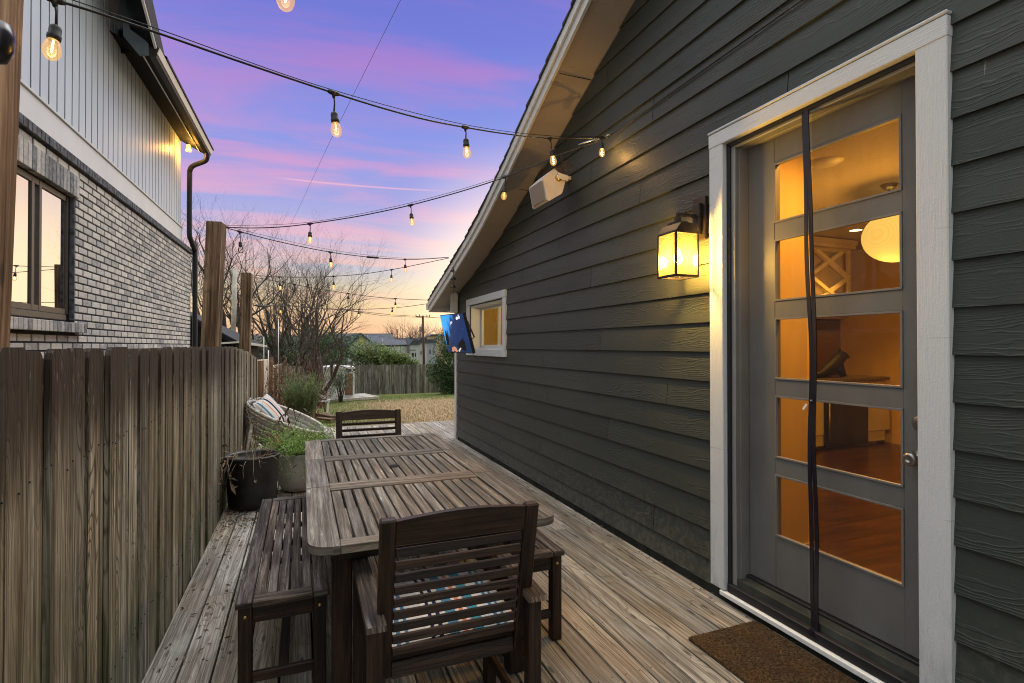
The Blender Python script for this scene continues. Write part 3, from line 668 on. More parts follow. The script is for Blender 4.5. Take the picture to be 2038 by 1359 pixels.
# ------------------------------------------------------------------ green house
D = 2.28
RK = [(8.75, 2.06), (8.04, 2.29), (7.3, 2.47), (6.6, 2.66), (6.2, 2.79), (5.8, 2.93), (5.34, 3.12), (4.65, 3.36), (4.29, 3.54), (3.79, 3.77), (3.25, 4.02), (2.0, 4.62), (0, 5.55), (-1.5, 6.2)]
def yr(z):     # y on the rake line at height z
    for (ya, za), (yb, zb) in zip(RK, RK[1:]):
        if za <= z <= zb: return ya+(yb-ya)*(z-za)/(zb-za)
    return 99
house = empty('green_house', (D, 4, 0), label='dark green lap sided house with white trim along the right of the deck', cat='house')
sd_ = MB()
OPEN = [(1.255, 2.46, -1, 2.715), (5.92, 7.46, 1.35, 2.13)]
YF = 8.06
def course(z0, z1, joints, full0, full1):
    def xa(z): t = (z-full0)/(full1-full0); return D-.017+.015*t
    segs = [(-1.6, YF)]
    for (a, b, c, e) in OPEN:
        if c < z1-1e-5 and e > z0+1e-5:
            ns = []
            for s0, s1 in segs:
                if s0 < a: ns.append((s0, min(s1, a)))
                if s1 > b: ns.append((max(s0, b), s1))
            segs = ns
    for s0, s1 in segs:
        js = [s0]+[j for j in joints if s0 < j < s1]+[s1]
        for ji, (a, b) in enumerate(zip(js, js[1:])):
            b0, b1 = min(b, yr(z0) if z0 > 2.29 else b), min(b, yr(z1) if z1 > 2.29 else b)
            if b0 <= a: continue
            b1 = max(b1, a+.001); r = (sum(map(ord, '%.2f%.2f' % (z0 if full0 == z0 else full0, js[ji] if ji else -9))) * .137) % 1
            g_ = .0022
            q = [(xa(z0), b0-g_, z0), (xa(z0), a+g_, z0), (xa(z1), a+g_, z1), (xa(z1), b1-g_, z1)]
            sd_.poly(q, 0, [(b0+r*9, z0-full0), (a+r*9, z0-full0), (a+r*9, z1-full0), (b1+r*9, z1-full0)], r)
            if z0 == full0: sd_.poly([(D+.006, b0-g_, z0), (D+.006, a+g_, z0), (xa(z0), a+g_, z0), (xa(z0), b0-g_, z0)], 0, [(b0, 0), (a, 0), (a, .01), (b0, .01)], r)
P_ = .1775; z = .194; k = 0
while z < 6.0:
    joints = [[3.05, 6.2], [4.9], [], [3.64, 7.3], [5.2], [2.9, 6.4], [4.85], [3.75], [5.3], [4.4, 7.5], [3.9], [5.4], [4.5], [3.2], [1.95, 4.9], [3.9]][k % 16]
    cuts = sorted(set([z, z+P_] + [q for o in OPEN for q in (o[2], o[3]) if z < q < z+P_]))
    for a, b in zip(cuts, cuts[1:]): course(a, b, joints, z, z+P_)
    z += P_; k += 1
sd_.build('siding', M['siding'], house)
s2 = MB()
RW = Matrix.Rotation(R(9), 3, 'Y')
s2.box((D-.006, 5.27, .125), (.02, 5.57, .135), RW, g=1); s2.box((D-.006, -.15, .125), (.02, 2.75, .135), RW, g=1)
s2.build('water_table_board', M['siding'], house)
s3 = MB(); s3.box((D+.03, 3.3, -.15), (.04, 9.55, .42)); s3.build('foundation_skirt', M['skirt'], house)
# wall core with openings
wc = MB()
def wbox(y0, y1, z0, z1, x0=D+.012, x1=D+.15): wc.box(((x0+x1)/2, (y0+y1)/2, (z0+z1)/2), (x1-x0, y1-y0, z1-z0))
for a in ((-1.6, 1.30, .05, 2.30), (2.37, 5.99, .05, 2.30), (7.37, 8.05, .05, 2.30), (5.99, 7.37, .05, 1.42), (5.99, 7.37, 2.05, 2.30), (1.30, 2.37, .05, .15)): wbox(*a)
gp_ = [(-1.6, 2.30), (1.30, 2.30), (1.30, 2.63), (2.37, 2.63), (2.37, 2.30), (8.02, 2.30)] + [(y_, z_) for y_, z_ in RK[2:]]
wc.prism(gp_, 0, D+.012, D+.15)
wc.build('wall_core', M['skirt'], house)
# trims
tr_ = MB()
tr_.box((D-.018, 2.423, 1.355), (.036, .107, 2.57), g=2)
tr_.box((D-.018, 1.285, 1.255), (.036, .112, 2.77), g=2)
tr_.box((D-.019, 1.853, 2.677), (.040, 1.252, .082), g=1); tr_.box((D-.021, 1.853, 2.727), (.046, 1.258, .014), g=1)
tr_.build('door_trim', M['trim'], house, bevel=.004, label='pale grey textured boards framing the door')
cb = MB(); cb.box((D-.012, 8.11, 1.15), (.032, .09, 2.35), g=2); cb.box((D+.04, 8.167, 1.15), (.12, .025, 2.35), g=2); cb.build('corner_board', M['trim'], house, bevel=.003)
ew = MB(); ew.box((D+2.2, 8.10, 1.1), (4.2, .05, 2.3)); ew.build('end_wall', M['siding'], house)
# small window
wnd = MB()
for c, s in (((6.69, 2.105), (1.60, .09)), ((6.69, 1.382), (1.60, .09))): wnd.box((D-.018, c[0], c[1]), (.036, s[0], s[1]), g=1)
for yy in (5.938, 7.442): wnd.box((D-.0165, yy, 1.743), (.033, .096, .63), g=2)
# deep jambs
wnd.box((D+.085, 7.357, 1.735), (.17, .022, .60), g=2); wnd.box((D+.085, 6.003, 1.735), (.17, .022, .60), g=2)
wnd.box((D+.085, 6.68, 2.037), (.17, 1.37, .022), g=1); wnd.box((D+.085, 6.68, 1.433), (.17, 1.37, .022), g=1)
wf = wnd.build('window_casing', M['trim'], house, bevel=.003)
sash = MB()
for yy in (7.33, 6.02, 6.62): sash.box((D+.165, yy, 1.735), (.035, .05 if yy != 6.62 else .03, .63), g=2)
for zz in (2.02, 1.455): sash.box((D+.166, 6.68, zz), (.033, 1.36, .06), g=1)
sash.build('sash', M['trim'], wf, bevel=.002)
pn = MB(); pn.poly([(D+.165, 7.32, 1.46), (D+.165, 6.03, 1.46), (D+.165, 6.03, 2.02), (D+.165, 7.32, 2.02)]); pn.build('pane', M['glass'], wf)
# rake: soffit, fascia, roof
XO = 1.96
sf = MB()
def off(pl, dz): return [(y_, z_+dz) for y_, z_ in pl]
FX = [(8.62, 2.03), (7.10, 2.46), (6.4, 2.67), (5.85, 2.86), (5.0, 3.22), (4.43, 3.50), (3.4, 3.98), (2.0, 4.64), (0, 5.58), (-1.5, 6.25)]
def zf(y): 
    for (ya, za), (yb, zb) in zip(FX, FX[1:]):
        if yb <= y <= ya: return za+(zb-za)*(ya-y)/(ya-yb)
    return FX[0][1]
def zr(y):
    for (ya, za), (yb, zb) in zip(RK, RK[1:]):
        if yb <= y <= ya: return za+(zb-za)*(ya-y)/(ya-yb)
    return RK[0][1]
yk = [8.56, 8.06, 7.6, 7.1, 6.75, 6.4, 6.1, 5.85, 5.6, 5.3, 5.0, 4.7, 4.43, 4.0, 3.4, 2.7, 2.0, 1.0, 0, -1.5]
for i, (a, b) in enumerate(zip(yk, yk[1:])):
    r = .2+.15*((i//3) % 4)
    sf.poly([(D+.02, a, zr(a)+.012), (D+.02, b, zr(b)+.012), (XO, b, zf(b)+.035), (XO, a, zf(a)+.035)], 0, [(0, a), (0, b), (.32, b), (.32, a)], r)
for yj in (7.65, 6.45, 5.25, 3.9): sf.box(((D+XO)/2, yj, zr(yj)+.010), (.30, .006, .004), m=1)
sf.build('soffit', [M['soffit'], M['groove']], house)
fa = MB()
for (a, za), (b, zb) in zip(FX, FX[1:]):
    for xo, dz0, dz1 in ((XO, 0, .15), (XO-.02, .085, .165)):
        q0, q1 = (xo-.022, xo) if xo == XO else (xo-.022, xo-.003)
        pr_ = [(a, za+dz0), (b, zb+dz0), (b, zb+dz1), (a, za+dz1)]
        fa.prism([(p[0], p[1]) for p in pr_], 0, q0, q1)
fa.build('rake_board', M['fascia'], house)
ro = MB(); yy = 8.75; n = 0
RY = [p for p in yk]
for a, b in zip(yk, yk[1:]):
    m_ = max(1, int((a-b)/.14))
    for q in range(m_):
        y0 = a+(b-a)*q/m_; y1 = a+(b-a)*(q+1)/m_; z0 = zf(y0)+.175; z1 = zf(y1)+.175; lift = .016
        jx = rnd.uniform(-.006, .006)
        ro.poly([(XO-.055+jx, y0+.02, z0-.004+lift), (XO-.055+jx, y1, z1), (8, y1, z1), (8, y0+.02, z0-.004+lift)][::-1])
        ro.poly([(XO-.055+jx, y0+.02, z0-.014), (XO-.055+jx, y1, z1-.014), (XO-.055+jx, y1, z1), (XO-.055+jx, y0+.02, z0-.004+lift)])
        ro.poly([(XO-.055+jx, y0+.02, z0-.014), (XO-.055+jx, y0+.02, z0-.004+lift), (8, y0+.02, z0-.004+lift), (8, y0+.02, z0-.014)])
        ro.poly([(XO-.055+jx, y0+.02, z0-.014), (XO+.3, y0+.02, z0-.014), (XO+.3, y1, z1-.014), (XO-.055+jx, y1, z1-.014)])
ro.build('roof', M['shingle'], house)
ev = MB(); ev.box((5.0, 8.60, 2.115), (6.1, .03, .17), g=0); ev.box((5.0, 8.34, 2.05), (5.5, .5, .02), g=0)
ev.build('eave_board', M['fascia'], house, bevel=.003)
gt = MB(); gt.box((5.0, 8.68, 2.13), (6.16, .12, .11)); gt.build('gutter', M['fascia'], house, bevel=.01)
br = MB(); br.box((2.2, 8.0, 2.14), (.10, .09, .30), g=2); br.box((2.20, 7.99, 2.30), (.06, .05, .18), g=2); br.build('eave_bracket', M['trim'], house, bevel=.004)

# door
dm = MB(); DX0 = D+.10
ZR = [(.17, .445), (.778, .867), (1.203, 1.29), (1.622, 1.712), (2.046, 2.136), (2.461, 2.60)]
dm.box((DX0+.022, 2.221, 1.385), (.044, .178, 2.43), g=2); dm.box((DX0+.022, 1.388, 1.385), (.044, .173, 2.43), g=2)
for a, b in ZR: dm.box((DX0+.0225, 1.803, (a+b)/2), (.043, .657, b-a), g=1)
door = dm.build('door', M['door'], house, bevel=.002)
bd = MB()
for (a, b), (c, e) in zip(ZR, ZR[1:]):
    for zz in (b+.005, c-.005): bd.box((DX0+.003, 1.8035, zz), (.016, .655, .010), g=1)
    for yy in (2.127, 1.480): bd.box((DX0+.003, yy, (b+c)/2), (.0155, .010, c-b-.02), g=2)
bd.build('glazing_bead', M['jamb'], door, bevel=.001)
for (a, b), (c, e) in zip(ZR, ZR[1:]):
    q = MB(); q.poly([(DX0+.02, 2.132, b), (DX0+.02, 1.475, b), (DX0+.02, 1.475, c), (DX0+.02, 2.132, c)]); q.build('door_pane', M['glass'], door)
kx = Matrix(((0, 0, -1), (0, 1, 0), (1, 0, 0)))
kb = MB(); kb.lathe([(0, 0), (.032, 0), (.032, .006), (.013, .010), (.013, .03), (.024, .038), (.029, .048), (.028, .060), (.020, .066), (.010, .067), (.008, .062), (0, .062)], 24, (DX0, 1.418, 1.003), kx)
kb.build('door_knob', M['nickel'], door)
db = MB(); db.lathe([(0, 0), (.030, 0), (.031, .012), (.026, .016), (.012, .017), (0, .017)], 24, (DX0, 1.405, 1.150), kx); db.box((DX0-.018, 1.405, 1.150), (.004, .004, .014)); db.build('deadbolt', M['nickel'], door)
jb = MB(); jb.box((D+.07, 2.342, 1.37), (.13, .05, 2.52), g=2); jb.box((D+.05, 2.325, 1.37), (.03, .03, 2.52), g=2); jb.box((D+.07, 1.285, 1.37), (.13, .05, 2.52), g=2)
jb.box((D+.07, 1.81, 2.625), (.13, 1.02, .05), g=1); jb.box((D+.08, 1.81, 2.612), (.03, 1.02, .03), g=1)
jb.build('door_jamb', M['jamb'], house, bevel=.003)
th = MB(); th.box((D+.05, 1.83, .09), (.14, 1.06, .05)); th.box((D+.07, 1.83, .125), (.03, 1.02, .022)); th.box((D+.10, 1.83, .15), (.04, 1.0, .03)); th.build('threshold', M['black'], house, bevel=.004)
ts = MB(); ts.box((D-.030, 1.85, .052), (.022, 1.10, .028)); ts.box((D-.012, 1.85, .060), (.05, 1.10, .010)); ts.build('sill_nosing', M['white'], house, bevel=.004, label='white painted strip below the door')

# magnetic screen hung in the doorway
sc = empty('magnetic_screen', (D-.002, 1.84, .1), label='sheer dark magnetic screen hung in the doorway with a black centre seam', cat='door screen')
for nm, a, b in (('screen_panel', 1.86, 2.362), ('screen_panel', 1.345, 1.83)):
    q = MB(); n = 12
    for i in range(n):
        for j in range(16):
            def P(i, j):
                yy = a+(b-a)*i/n; zz = .085+(2.62-.085)*j/16
                return (D+.012+.010*mnoise.noise(Vector((yy*5, zz*.9, 1))), yy, zz)
            q.poly([P(i, j), P(i, j+1), P(i+1, j+1), P(i+1, j)], uv=[(0, 0)]*4, smooth=True)
    q.build(nm, M['screen'], sc)
def seam_y(z): return 1.848-.036*max(0, min(1, (2.62-z)/2.5)) + .006*math.sin(z*3.1)+.004*math.sin(z*7.7)
for s_ in (-1, 1):
    q = MB(); pts = []
    for j in range(40):
        zz = .10+j*(2.615-.10)/39; pts.append((D-.002+.004*math.sin(zz*5+s_), seam_y(zz)+s_*.011, zz))
    for p0, p1 in zip(pts, pts[1:]):
        q.bar(p0, p1, .019, .006, up=(1, 0, 0), r=.5)
    q.build('centre_seam', M['blackgloss'], sc)
q = MB(); q.box((D-.003, 2.352, 1.36), (.010, .022, 2.52)); q.box((D-.003, 1.85, 2.622), (.010, 1.0, .018)); q.build('edge_strip', M['black'], sc)
q = MB(); q.lathe([(0, -.006), (.009, -.004), (.010, .002), (0, .006)], 12, (D-.010, seam_y(1.20), 1.205), kx); q.build('snap', M['blackgloss'], sc)
q = MB(); q.box((D-.014, seam_y(1.2)+.032, 1.175), (.002, .010, .035), Matrix.Rotation(R(35), 3, 'X')); q.build('care_label', M['white'], sc)
q = MB(); q.box((D-.012, seam_y(.1), .085), (.018, .05, .02)); q.box((D-.012, seam_y(.1)+.004, .105), (.022, .026, .028), Matrix.Rotation(R(20), 3, 'X')); q.build('seam_weight', M['blackgloss'], sc)
q = MB(); q.box((DX0-.003, 1.37, 2.36), (.002, .07, .045), Matrix.Rotation(R(4), 3, 'X')); q.build('tape_piece', M['fascia'], sc, label='strip of pale tape at the upper door corner')

# ------------------------------------------------------------------ rooms behind door and window
rm = MB()
def wall(a, b, z0=.06, z1=2.95, m=0):
    rm.poly([(a[0], a[1], z0), (b[0], b[1], z0), (b[0], b[1], z1), (a[0], a[1], z1)], m)
rm.box((2.79, 2.56, 1.5), (.68, .10, 2.9)); 
rm.box((2.79, 5.7, 1.5), (.1, 6.1, 2.9)) if False else None
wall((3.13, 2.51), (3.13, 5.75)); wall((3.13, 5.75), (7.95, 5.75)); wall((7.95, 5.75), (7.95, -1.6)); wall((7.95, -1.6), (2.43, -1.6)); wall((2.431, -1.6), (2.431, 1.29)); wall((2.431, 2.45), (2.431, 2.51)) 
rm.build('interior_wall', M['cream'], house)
for c_, d_ in (((2.79, 2.503, .12), (.70, .014, .12)), ((3.138, 4.1, .12), (.014, 3.2, .12)), ((7.94, 3.3, .13), (.014, 3.3, .13))):
    bb = MB(); bb.box(c_, d_); bb.build('baseboard', M['cabinet'], house)
fl = MB()
for i in range(60):
    yy = -1.6+i*.122; fl.poly([(2.43, yy, .06), (7.95, yy, .06), (7.95, yy+.121, .06), (2.43, yy+.121, .06)], 0, [(0, yy), (5.5, yy), (5.5, yy+.12), (0, yy+.12)])
fl.build('interior_floor', M['darkfloor'], house)
ce = MB(); ce.poly([(2.43, -1.6, 2.95), (2.43, 5.75, 2.95), (7.95, 5.75, 2.95), (7.95, -1.6, 2.95)]); ce.build('interior_ceiling', M['ceil'], house)
# kitchen run
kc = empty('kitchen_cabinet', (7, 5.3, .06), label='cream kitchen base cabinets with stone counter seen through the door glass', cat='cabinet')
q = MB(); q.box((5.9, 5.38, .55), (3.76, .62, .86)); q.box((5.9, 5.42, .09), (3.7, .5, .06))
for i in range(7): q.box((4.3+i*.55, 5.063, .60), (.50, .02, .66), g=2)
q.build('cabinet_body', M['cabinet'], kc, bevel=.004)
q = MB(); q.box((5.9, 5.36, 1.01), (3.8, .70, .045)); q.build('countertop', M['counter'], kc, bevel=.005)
wc_ = empty('wine_cooler', (6.93, 5.05, .1), label='black wine cooler built into the cabinets below the counter', cat='wine cooler')
q = MB(); q.box((6.93, 5.035, .45), (.84, .03, .68)); q.build('cooler_door', M['blackgloss'], wc_, bevel=.004)
q = MB(); q.tube([(6.56, 5.0, .2), (6.56, 5.0, .7)], .01); q.build('handle', M['steel'], wc_)
wr = empty('wine_rack', (6.7, 5.2, 2.1), label='upper cabinet with a crossed lattice wine rack lit from above', cat='wine rack')
q = MB(); q.box((6.7, 5.47, 2.47), (.86, .50, .86)); q.box((6.7, 5.09, 2.84), (.90, .10, .05), g=0); q.box((6.7, 5.08, 2.90), (.94, .10, .07), g=0)
q.box((6.30, 5.12, 2.42), (.05, .04, .80), g=2); q.box((7.10, 5.12, 2.42), (.05, .04, .80), g=2); q.box((6.7, 5.12, 2.79), (.78, .035, .05)); q.build('cabinet_frame', M['cabinet'], wr, bevel=.003)
q = MB()
for s_ in (-1, 1):
    for k in (-2, -1, 0, 1):
        xs_ = [6.33+.02*i for i in range(38)]; ok = [(x, 2.63+k*.42+s_*.553*(x-6.70)) for x in xs_ if 2.07 < 2.63+k*.42+s_*.553*(x-6.70) < 2.77]
        if len(ok) > 2: q.bar((ok[0][0], 5.108+s_*.003, ok[0][1]), (ok[-1][0], 5.108+s_*.003, ok[-1][1]), .048, .050, up=(0, 1, 0))
q.build('lattice', M['lattice_lit'], wr)
hd = empty('range_hood', (6.3, 5.4, 1.1), label='dark brown range hood surround with flared cornice above the counter', cat='range hood')
q = MB(); q.box((6.0, 5.45, 1.45), (2.1, .5, .78)); q.prism([(4.95, 1.84), (7.05, 1.84), (7.22, 1.94), (4.8, 1.94)], 1, 5.12, 5.7); q.build('hood_body', M['hoodpaint'], hd, bevel=.004)
pd = empty('pendant_lamp', (5.0, 3.21, 2.2), label='glowing yellow globe pendant hanging inside behind the door glass', cat='lamp')
q = MB(); q.lathe([(.265*math.cos(R(a)), .235*math.sin(R(a))) for a in range(-90, 91, 10)], 40, (5.08, 3.21, 2.48)); q.build('globe_shade', M['globe'], pd)
q = MB(); q.lathe([(0, -.05), (.02, -.05), (.05, -.03), (.075, 0), (0, 0)], 20, (5.0, 3.21, 2.95)); q.tube([(5, 3.21, 2.9), (5, 3.21, 2.71)], .012); q.build('canopy', M['nickel'], pd)
def point(name, loc, e, c, rad, parent=None, spot=None):
    l = bpy.data.lights.new(name, 'SPOT' if spot else 'POINT'); l.energy = e; l.color = c; l.shadow_soft_size = rad
    if spot: l.spot_size = R(spot); l.spot_blend = .7
    o = bpy.data.objects.new(name, l); S.collection.objects.link(o)
    if parent: o.parent = parent; o.matrix_parent_inverse = (Matrix.Translation(parent.location) @ parent.rotation_euler.to_matrix().to_4x4()).inverted()
    o.location = loc; return o
AMB = (1, .44, .055)
point('pendant_light', (5.0, 3.21, 2.12), 85, AMB, .2, pd)
for nm, x, y, lab in (('can_light', 6.55, 4.62, 'round recessed ceiling light above the wine rack'), ('can_light', 2.95, 1.75, 'unseen ceiling light added inside the glazed door to brighten the partition')):  # second can is added, unseen, to brighten the partition wall
    e_ = empty(nm, (x, y, 2.94), label=lab, cat='ceiling light', group='recessed ceiling lights')
    q = MB(); q.lathe([(.085, 0), (.085, -.006), (.07, -.006), (.07, 0)], 24, (x, y, 2.948)); q.build('trim_ring', M['white'], e_)
    q = MB(); q.lathe([(.0, -.003), (.07, -.003)], 24, (x, y, 2.948)); q.build('lens', M['can'], e_)
    point('can_lamp', (x, y, 2.90), 105 if x > 5 else 170, (1, .45, .06), .05, e_, spot=100 if x > 5 else 165)
vt = MB(); vt.lathe([(.0, -.02), (.10, -.02), (.13, 0)], 28, (3.9, 3.0, 2.949)); vt.build('ceiling_disc', M['white'], label='flat round speaker disc on the ceiling inside the door', cat='ceiling speaker')
an = empty('animal_ornament', (6.95, 5.2, 1.035), label='dark animal shaped ornament lying on the kitchen counter', cat='ornament')
q = MB(); Q = [(6.45, 1.06, .03), (6.62, 1.075, .05), (6.75, 1.13, .085), (6.88, 1.20, .10), (6.97, 1.27, .095), (7.05, 1.33, .085), (7.12, 1.33, .055), (7.20, 1.31, .022)]
q.tube([(a, 5.2, b) for a, b, c in Q], [c for a, b, c in Q], 10); q.tube([(6.98, 5.2, 1.24), (7.03, 5.18, 1.12), (7.04, 5.16, 1.04)], [.07, .05, .04], 8); q.tube([(7.03, 5.2, 1.40), (7.02, 5.2, 1.45)], [.03, .006], 6); q.build('animal_body', M['black'], an)
# yellow room behind the small window
yb = MB(); yb.poly([(3.05, 5.86, .06), (3.05, 8.06, .06), (3.05, 8.06, 2.6), (3.05, 5.86, 2.6)]); yb.poly([(2.44, 8.05, .06), (3.05, 8.05, .06), (3.05, 8.05, 2.6), (2.44, 8.05, 2.6)]); yb.poly([(2.44, 5.86, .06), (3.05, 5.86, .06), (3.05, 5.86, 2.6), (2.44, 5.86, 2.6)])
yb.poly([(2.44, 5.86, 2.45), (3.05, 5.86, 2.45), (3.05, 8.05, 2.45), (2.44, 8.05, 2.45)]); yb.poly([(2.44, 5.86, .5), (3.05, 5.86, .5), (3.05, 8.05, .5), (2.44, 8.05, .5)])
yb.build('yellow_room_wall', M['yellow'], house)
vl = empty('vanity_light', (2.98, 6.3, 1.9), label='small lit vanity bulbs inside the small side window', cat='lamp')
for yb_ in (6.36, 6.62):
    q = MB(); q.lathe([(.05*math.cos(R(a)), .06*math.sin(R(a))) for a in range(-90, 91, 15)], 16, (2.98, yb_, 1.92)); q.build('bulb', M['can'], vl)
point('vanity_lamp', (2.75, 6.6, 1.9), 9, (1, .72, .3), .08, vl)

# ------------------------------------------------------------------ wall lantern
ln = empty('wall_lantern', (2.10, 2.58, 1.88), label='black square lantern glowing warm on the siding beside the door', cat='wall lamp')
cx, cy, z0, z1, hw = 2.10, 2.58, 1.885, 2.142, .080
q = MB()
for sx in (-1, 1):
    for sy in (-1, 1): q.box((cx+sx*hw, cy+sy*hw, (z0+z1)/2), (.012, .012, z1-z0))
for zz in (z0, z1):
    for s_ in (-1, 1):
        q.box((cx+s_*hw, cy, zz), (.013, 2*hw+.012, .014)); q.box((cx, cy+s_*hw, zz), (2*hw+.012, .0125, .0135))
q.prism([(cx-.088, z1), (cx+.088, z1), (cx+.045, z1+.055), (cx-.045, z1+.055)], 1, cy-.088, cy+.088)
q.box((cx, cy, z1+.062), (.085, .085, .022)); q.box((cx, cy, z1+.085), (.03, .03, .04))
q.build('lantern_frame', M['bronze'], ln, bevel=.0015)
for ax, s_ in ((0, -1), (0, 1), (1, -1), (1, 1)):
    q = MB()
    if ax == 0: q.poly([(cx+s_*hw, cy-hw, z0), (cx+s_*hw, cy+hw, z0), (cx+s_*hw, cy+hw, z1), (cx+s_*hw, cy-hw, z1)])
    else: q.poly([(cx-hw, cy+s_*hw, z0), (cx+hw, cy+s_*hw, z0), (cx+hw, cy+s_*hw, z1), (cx-hw, cy+s_*hw, z1)])
    q.build('glass_pane', M['seeded'], ln)
q = MB(); q.box((2.255, 2.565, 2.245), (.022, .11, .26)); q.box((2.235, 2.565, 2.24), (.03, .06, .19)); q.box((2.17, 2.575, 2.262), (.14, .022, .018)); q.box((2.10, 2.58, 2.25), (.018, .022, .05)); q.build('mount_plate', M['bronze'], ln, bevel=.003)
q = MB(); q.lathe([(0, -.035), (.018, -.03), (.028, -.012), (.030, .005), (.022, .028), (.014, .045), (.014, .06), (0, .06)], 18, (cx, cy, 1.995)); q.build('bulb', M['lampbulb'], ln)
q = MB(); q.lathe([(0, .055), (.018, .055), (.018, .13), (0, .13)], 14, (cx, cy, 1.995)); q.build('socket', M['bronze'], ln)
point('lantern_light', (cx, cy, 1.995), 105, (1, .60, .14), .03, ln)

# ------------------------------------------------------------------ outdoor speaker with nest twigs
sp = empty('outdoor_speaker', (2.1, 4.3, 2.75), label='off white outdoor speaker tilted down under the rake soffit', cat='speaker')
Z_ = [(2.046, 3.027), (2.150, 2.955), (2.150, 2.905), (2.130, 2.833), (2.118, 2.812), (1.995, 2.736), (1.975, 2.745), (1.942, 2.915), (1.945, 2.935)]
q = MB(); q.prism(Z_, 1, 4.15, 4.46); q.build('speaker_box', M['speaker'], sp, bevel=.012, seg=3)
q = MB(); q.poly([(1.936, 4.18, 2.915), (1.968, 4.18, 2.752), (1.968, 4.43, 2.752), (1.936, 4.43, 2.915)]); q.build('grille_face', M['grille'], sp, solid=.004)
q = MB(); q.lathe([(0, -.02), (.026, -.02), (.028, 0), (0, 0)], 20, (2.085, 4.146, 2.945), Matrix(((1, 0, 0), (0, 0, 1), (0, -1, 0))).to_3x3()); q.build('mount_knob', M['brass'], sp)
q = MB(); q.box((2.12, 4.128, 2.955), (.10, .008, .05), Matrix.Rotation(R(10), 3, 'Y')); q.build('bracket', M['speaker'], sp, bevel=.002)
q = MB(); q.box((2.21, 4.30, 3.0), (.12, .10, .03)); q.build('wall_mount', M['speaker'], sp, bevel=.002)
q = MB()
for i in range(130):
    a = Vector((2.10+rnd.uniform(-.07, .14), 4.3+rnd.uniform(-.2, .18), 3.03+rnd.uniform(-.03, .05))); dv = Vector((rnd.uniform(-1, 1), rnd.uniform(-1, 1), rnd.uniform(-.5, .6))).normalized()*rnd.uniform(.04, .10)
    q.tube([a, a+dv*.5+Vector((0, 0, .01)), a+dv], .0016, 3)
q.build('bird_nest', M['bark2'], label='loose bird nest twigs heaped on the outdoor speaker', cat='bird nest')

# ------------------------------------------------------------------ TV on its arm
tv = empty('outdoor_television', (1.85, 6.4, 1.4), label='flat television on a wall arm at the house corner showing a blue lit stage', cat='television')
TL, TR, BR, BL = Vector((1.68, 6.80, 1.873)), Vector((1.82, 6.20, 1.876)), Vector((1.95, 6.20, 1.377)), Vector((1.79, 6.80, 1.388))
nrm = (TR-TL).cross(BL-TL).normalized()
if nrm.x > 0: nrm = -nrm
def tp(u, v, o=0): return (TL*(1-u)+TR*u)*(v)+(BL*(1-u)+BR*u)*(1-v)+nrm*o
q = MB()
fr_ = [tp(0, 0), tp(1, 0), tp(1, 1), tp(0, 1)]; bk = [p-nrm*.035 for p in fr_]
q.poly(fr_[::-1]); q.poly(bk)
for i in range(4): j = (i+1) % 4; q.poly([fr_[i], fr_[j], bk[j], bk[i]])
q.build('television_body', M['black'], tv, bevel=.003)
q = MB(); e = .015; q.poly([tp(e, e, .003), tp(1-e, e, .003), tp(1-e, 1-e, .003), tp(e, 1-e, .003)], uv=[(0, 0), (1, 0), (1, 1), (0, 1)])
scr = q.build('screen', M['tvpic'], tv)
def fig(pl, m): 
    q = MB(); q.poly([tp(u, v, .0045) for u, v in pl]); q.build('screen_figure', M[m], scr)
fig([(.40, .80), (.45, .83), (.50, .78), (.52, .68), (.58, .50), (.55, .46), (.50, .52), (.45, .28), (.40, .28), (.41, .50), (.36, .66)], 'tvwhite')
fig([(.66, .88), (.70, .93), (.76, .90), (.77, .78), (.73, .72), (.68, .78)], 'tvspot')
fig([(.76, .94), (.80, .98), (.84, .92), (.82, .80), (.83, .62), (.79, .60), (.78, .80)], 'tvwhite')
fig([(.20, .05), (.24, .15), (.32, .18), (.40, .14), (.44, .04), (.38, .02), (.30, .06), (.24, .02)], 'tvred')
fig([(.46, .05), (.66, .22), (.66, .30), (.70, .24), (.72, .20), (.66, .17), (.50, .03)], 'tvwhite')
fig([(.05, .42), (.10, .62), (.15, .45), (.20, .60), (.27, .40), (.27, .20), (.05, .20)], 'black')
fig([(.50, .50), (.60, .56), (.72, .50), (.80, .30), (.78, .06), (.50, .10)], 'black')
fig([(.62, .60), (.65, .72), (.70, .70), (.71, .56), (.66, .52)], 'tvwhite')
q = MB(); q.tube([tp(.96, .05, -.02), px_(945, 712, 2.05), px_(925, 716, 2.2)], .004, 5); q.build('power_cord', M['black'], tv)
q = MB(); q.bar((1.84, 6.50, 1.62), (2.05, 7.1, 1.64), .05, .025); q.bar((2.05, 7.1, 1.64), (2.26, 7.75, 1.64), .05, .025); q.box((2.262, 7.75, 1.64), (.02, .12, .26)); q.box((2.255, 5.85, 1.66), (.02, .12, .26)) if False else None
q.box((1.90, 6.35, 1.62), (.02, .05, .34), Matrix.Rotation(R(-14), 3, 'Y')); q.tube([px_(926, 642, 1.99), px_(931, 640, 2.0), px_(944, 671, 2.04), px_(938, 675, 2.04), px_(926, 645, 1.99)], .010, 6)
q.build('mount_arm', M['black'], tv)

# ------------------------------------------------------------------ hanging chime under the rake
ch = empty('wind_chime', (1.93, 7.1, 2.4), label='string of three small dark metal bells hanging from the roof edge', cat='wind chime')
pc = [px_(902, y_, 1.93) for y_ in (520, 539, 555, 571, 600)]
q = MB(); q.tube(pc, .0025, 4); q.build('cord', M['black'], ch)
for p in pc[1:4]:
    q = MB(); q.lathe([(0, .03), (.015, .028), (.032, .012), (.042, -.01), (.040, -.012), (0, -.006)], 16, p); q.build('bell', M['bronze'], ch)

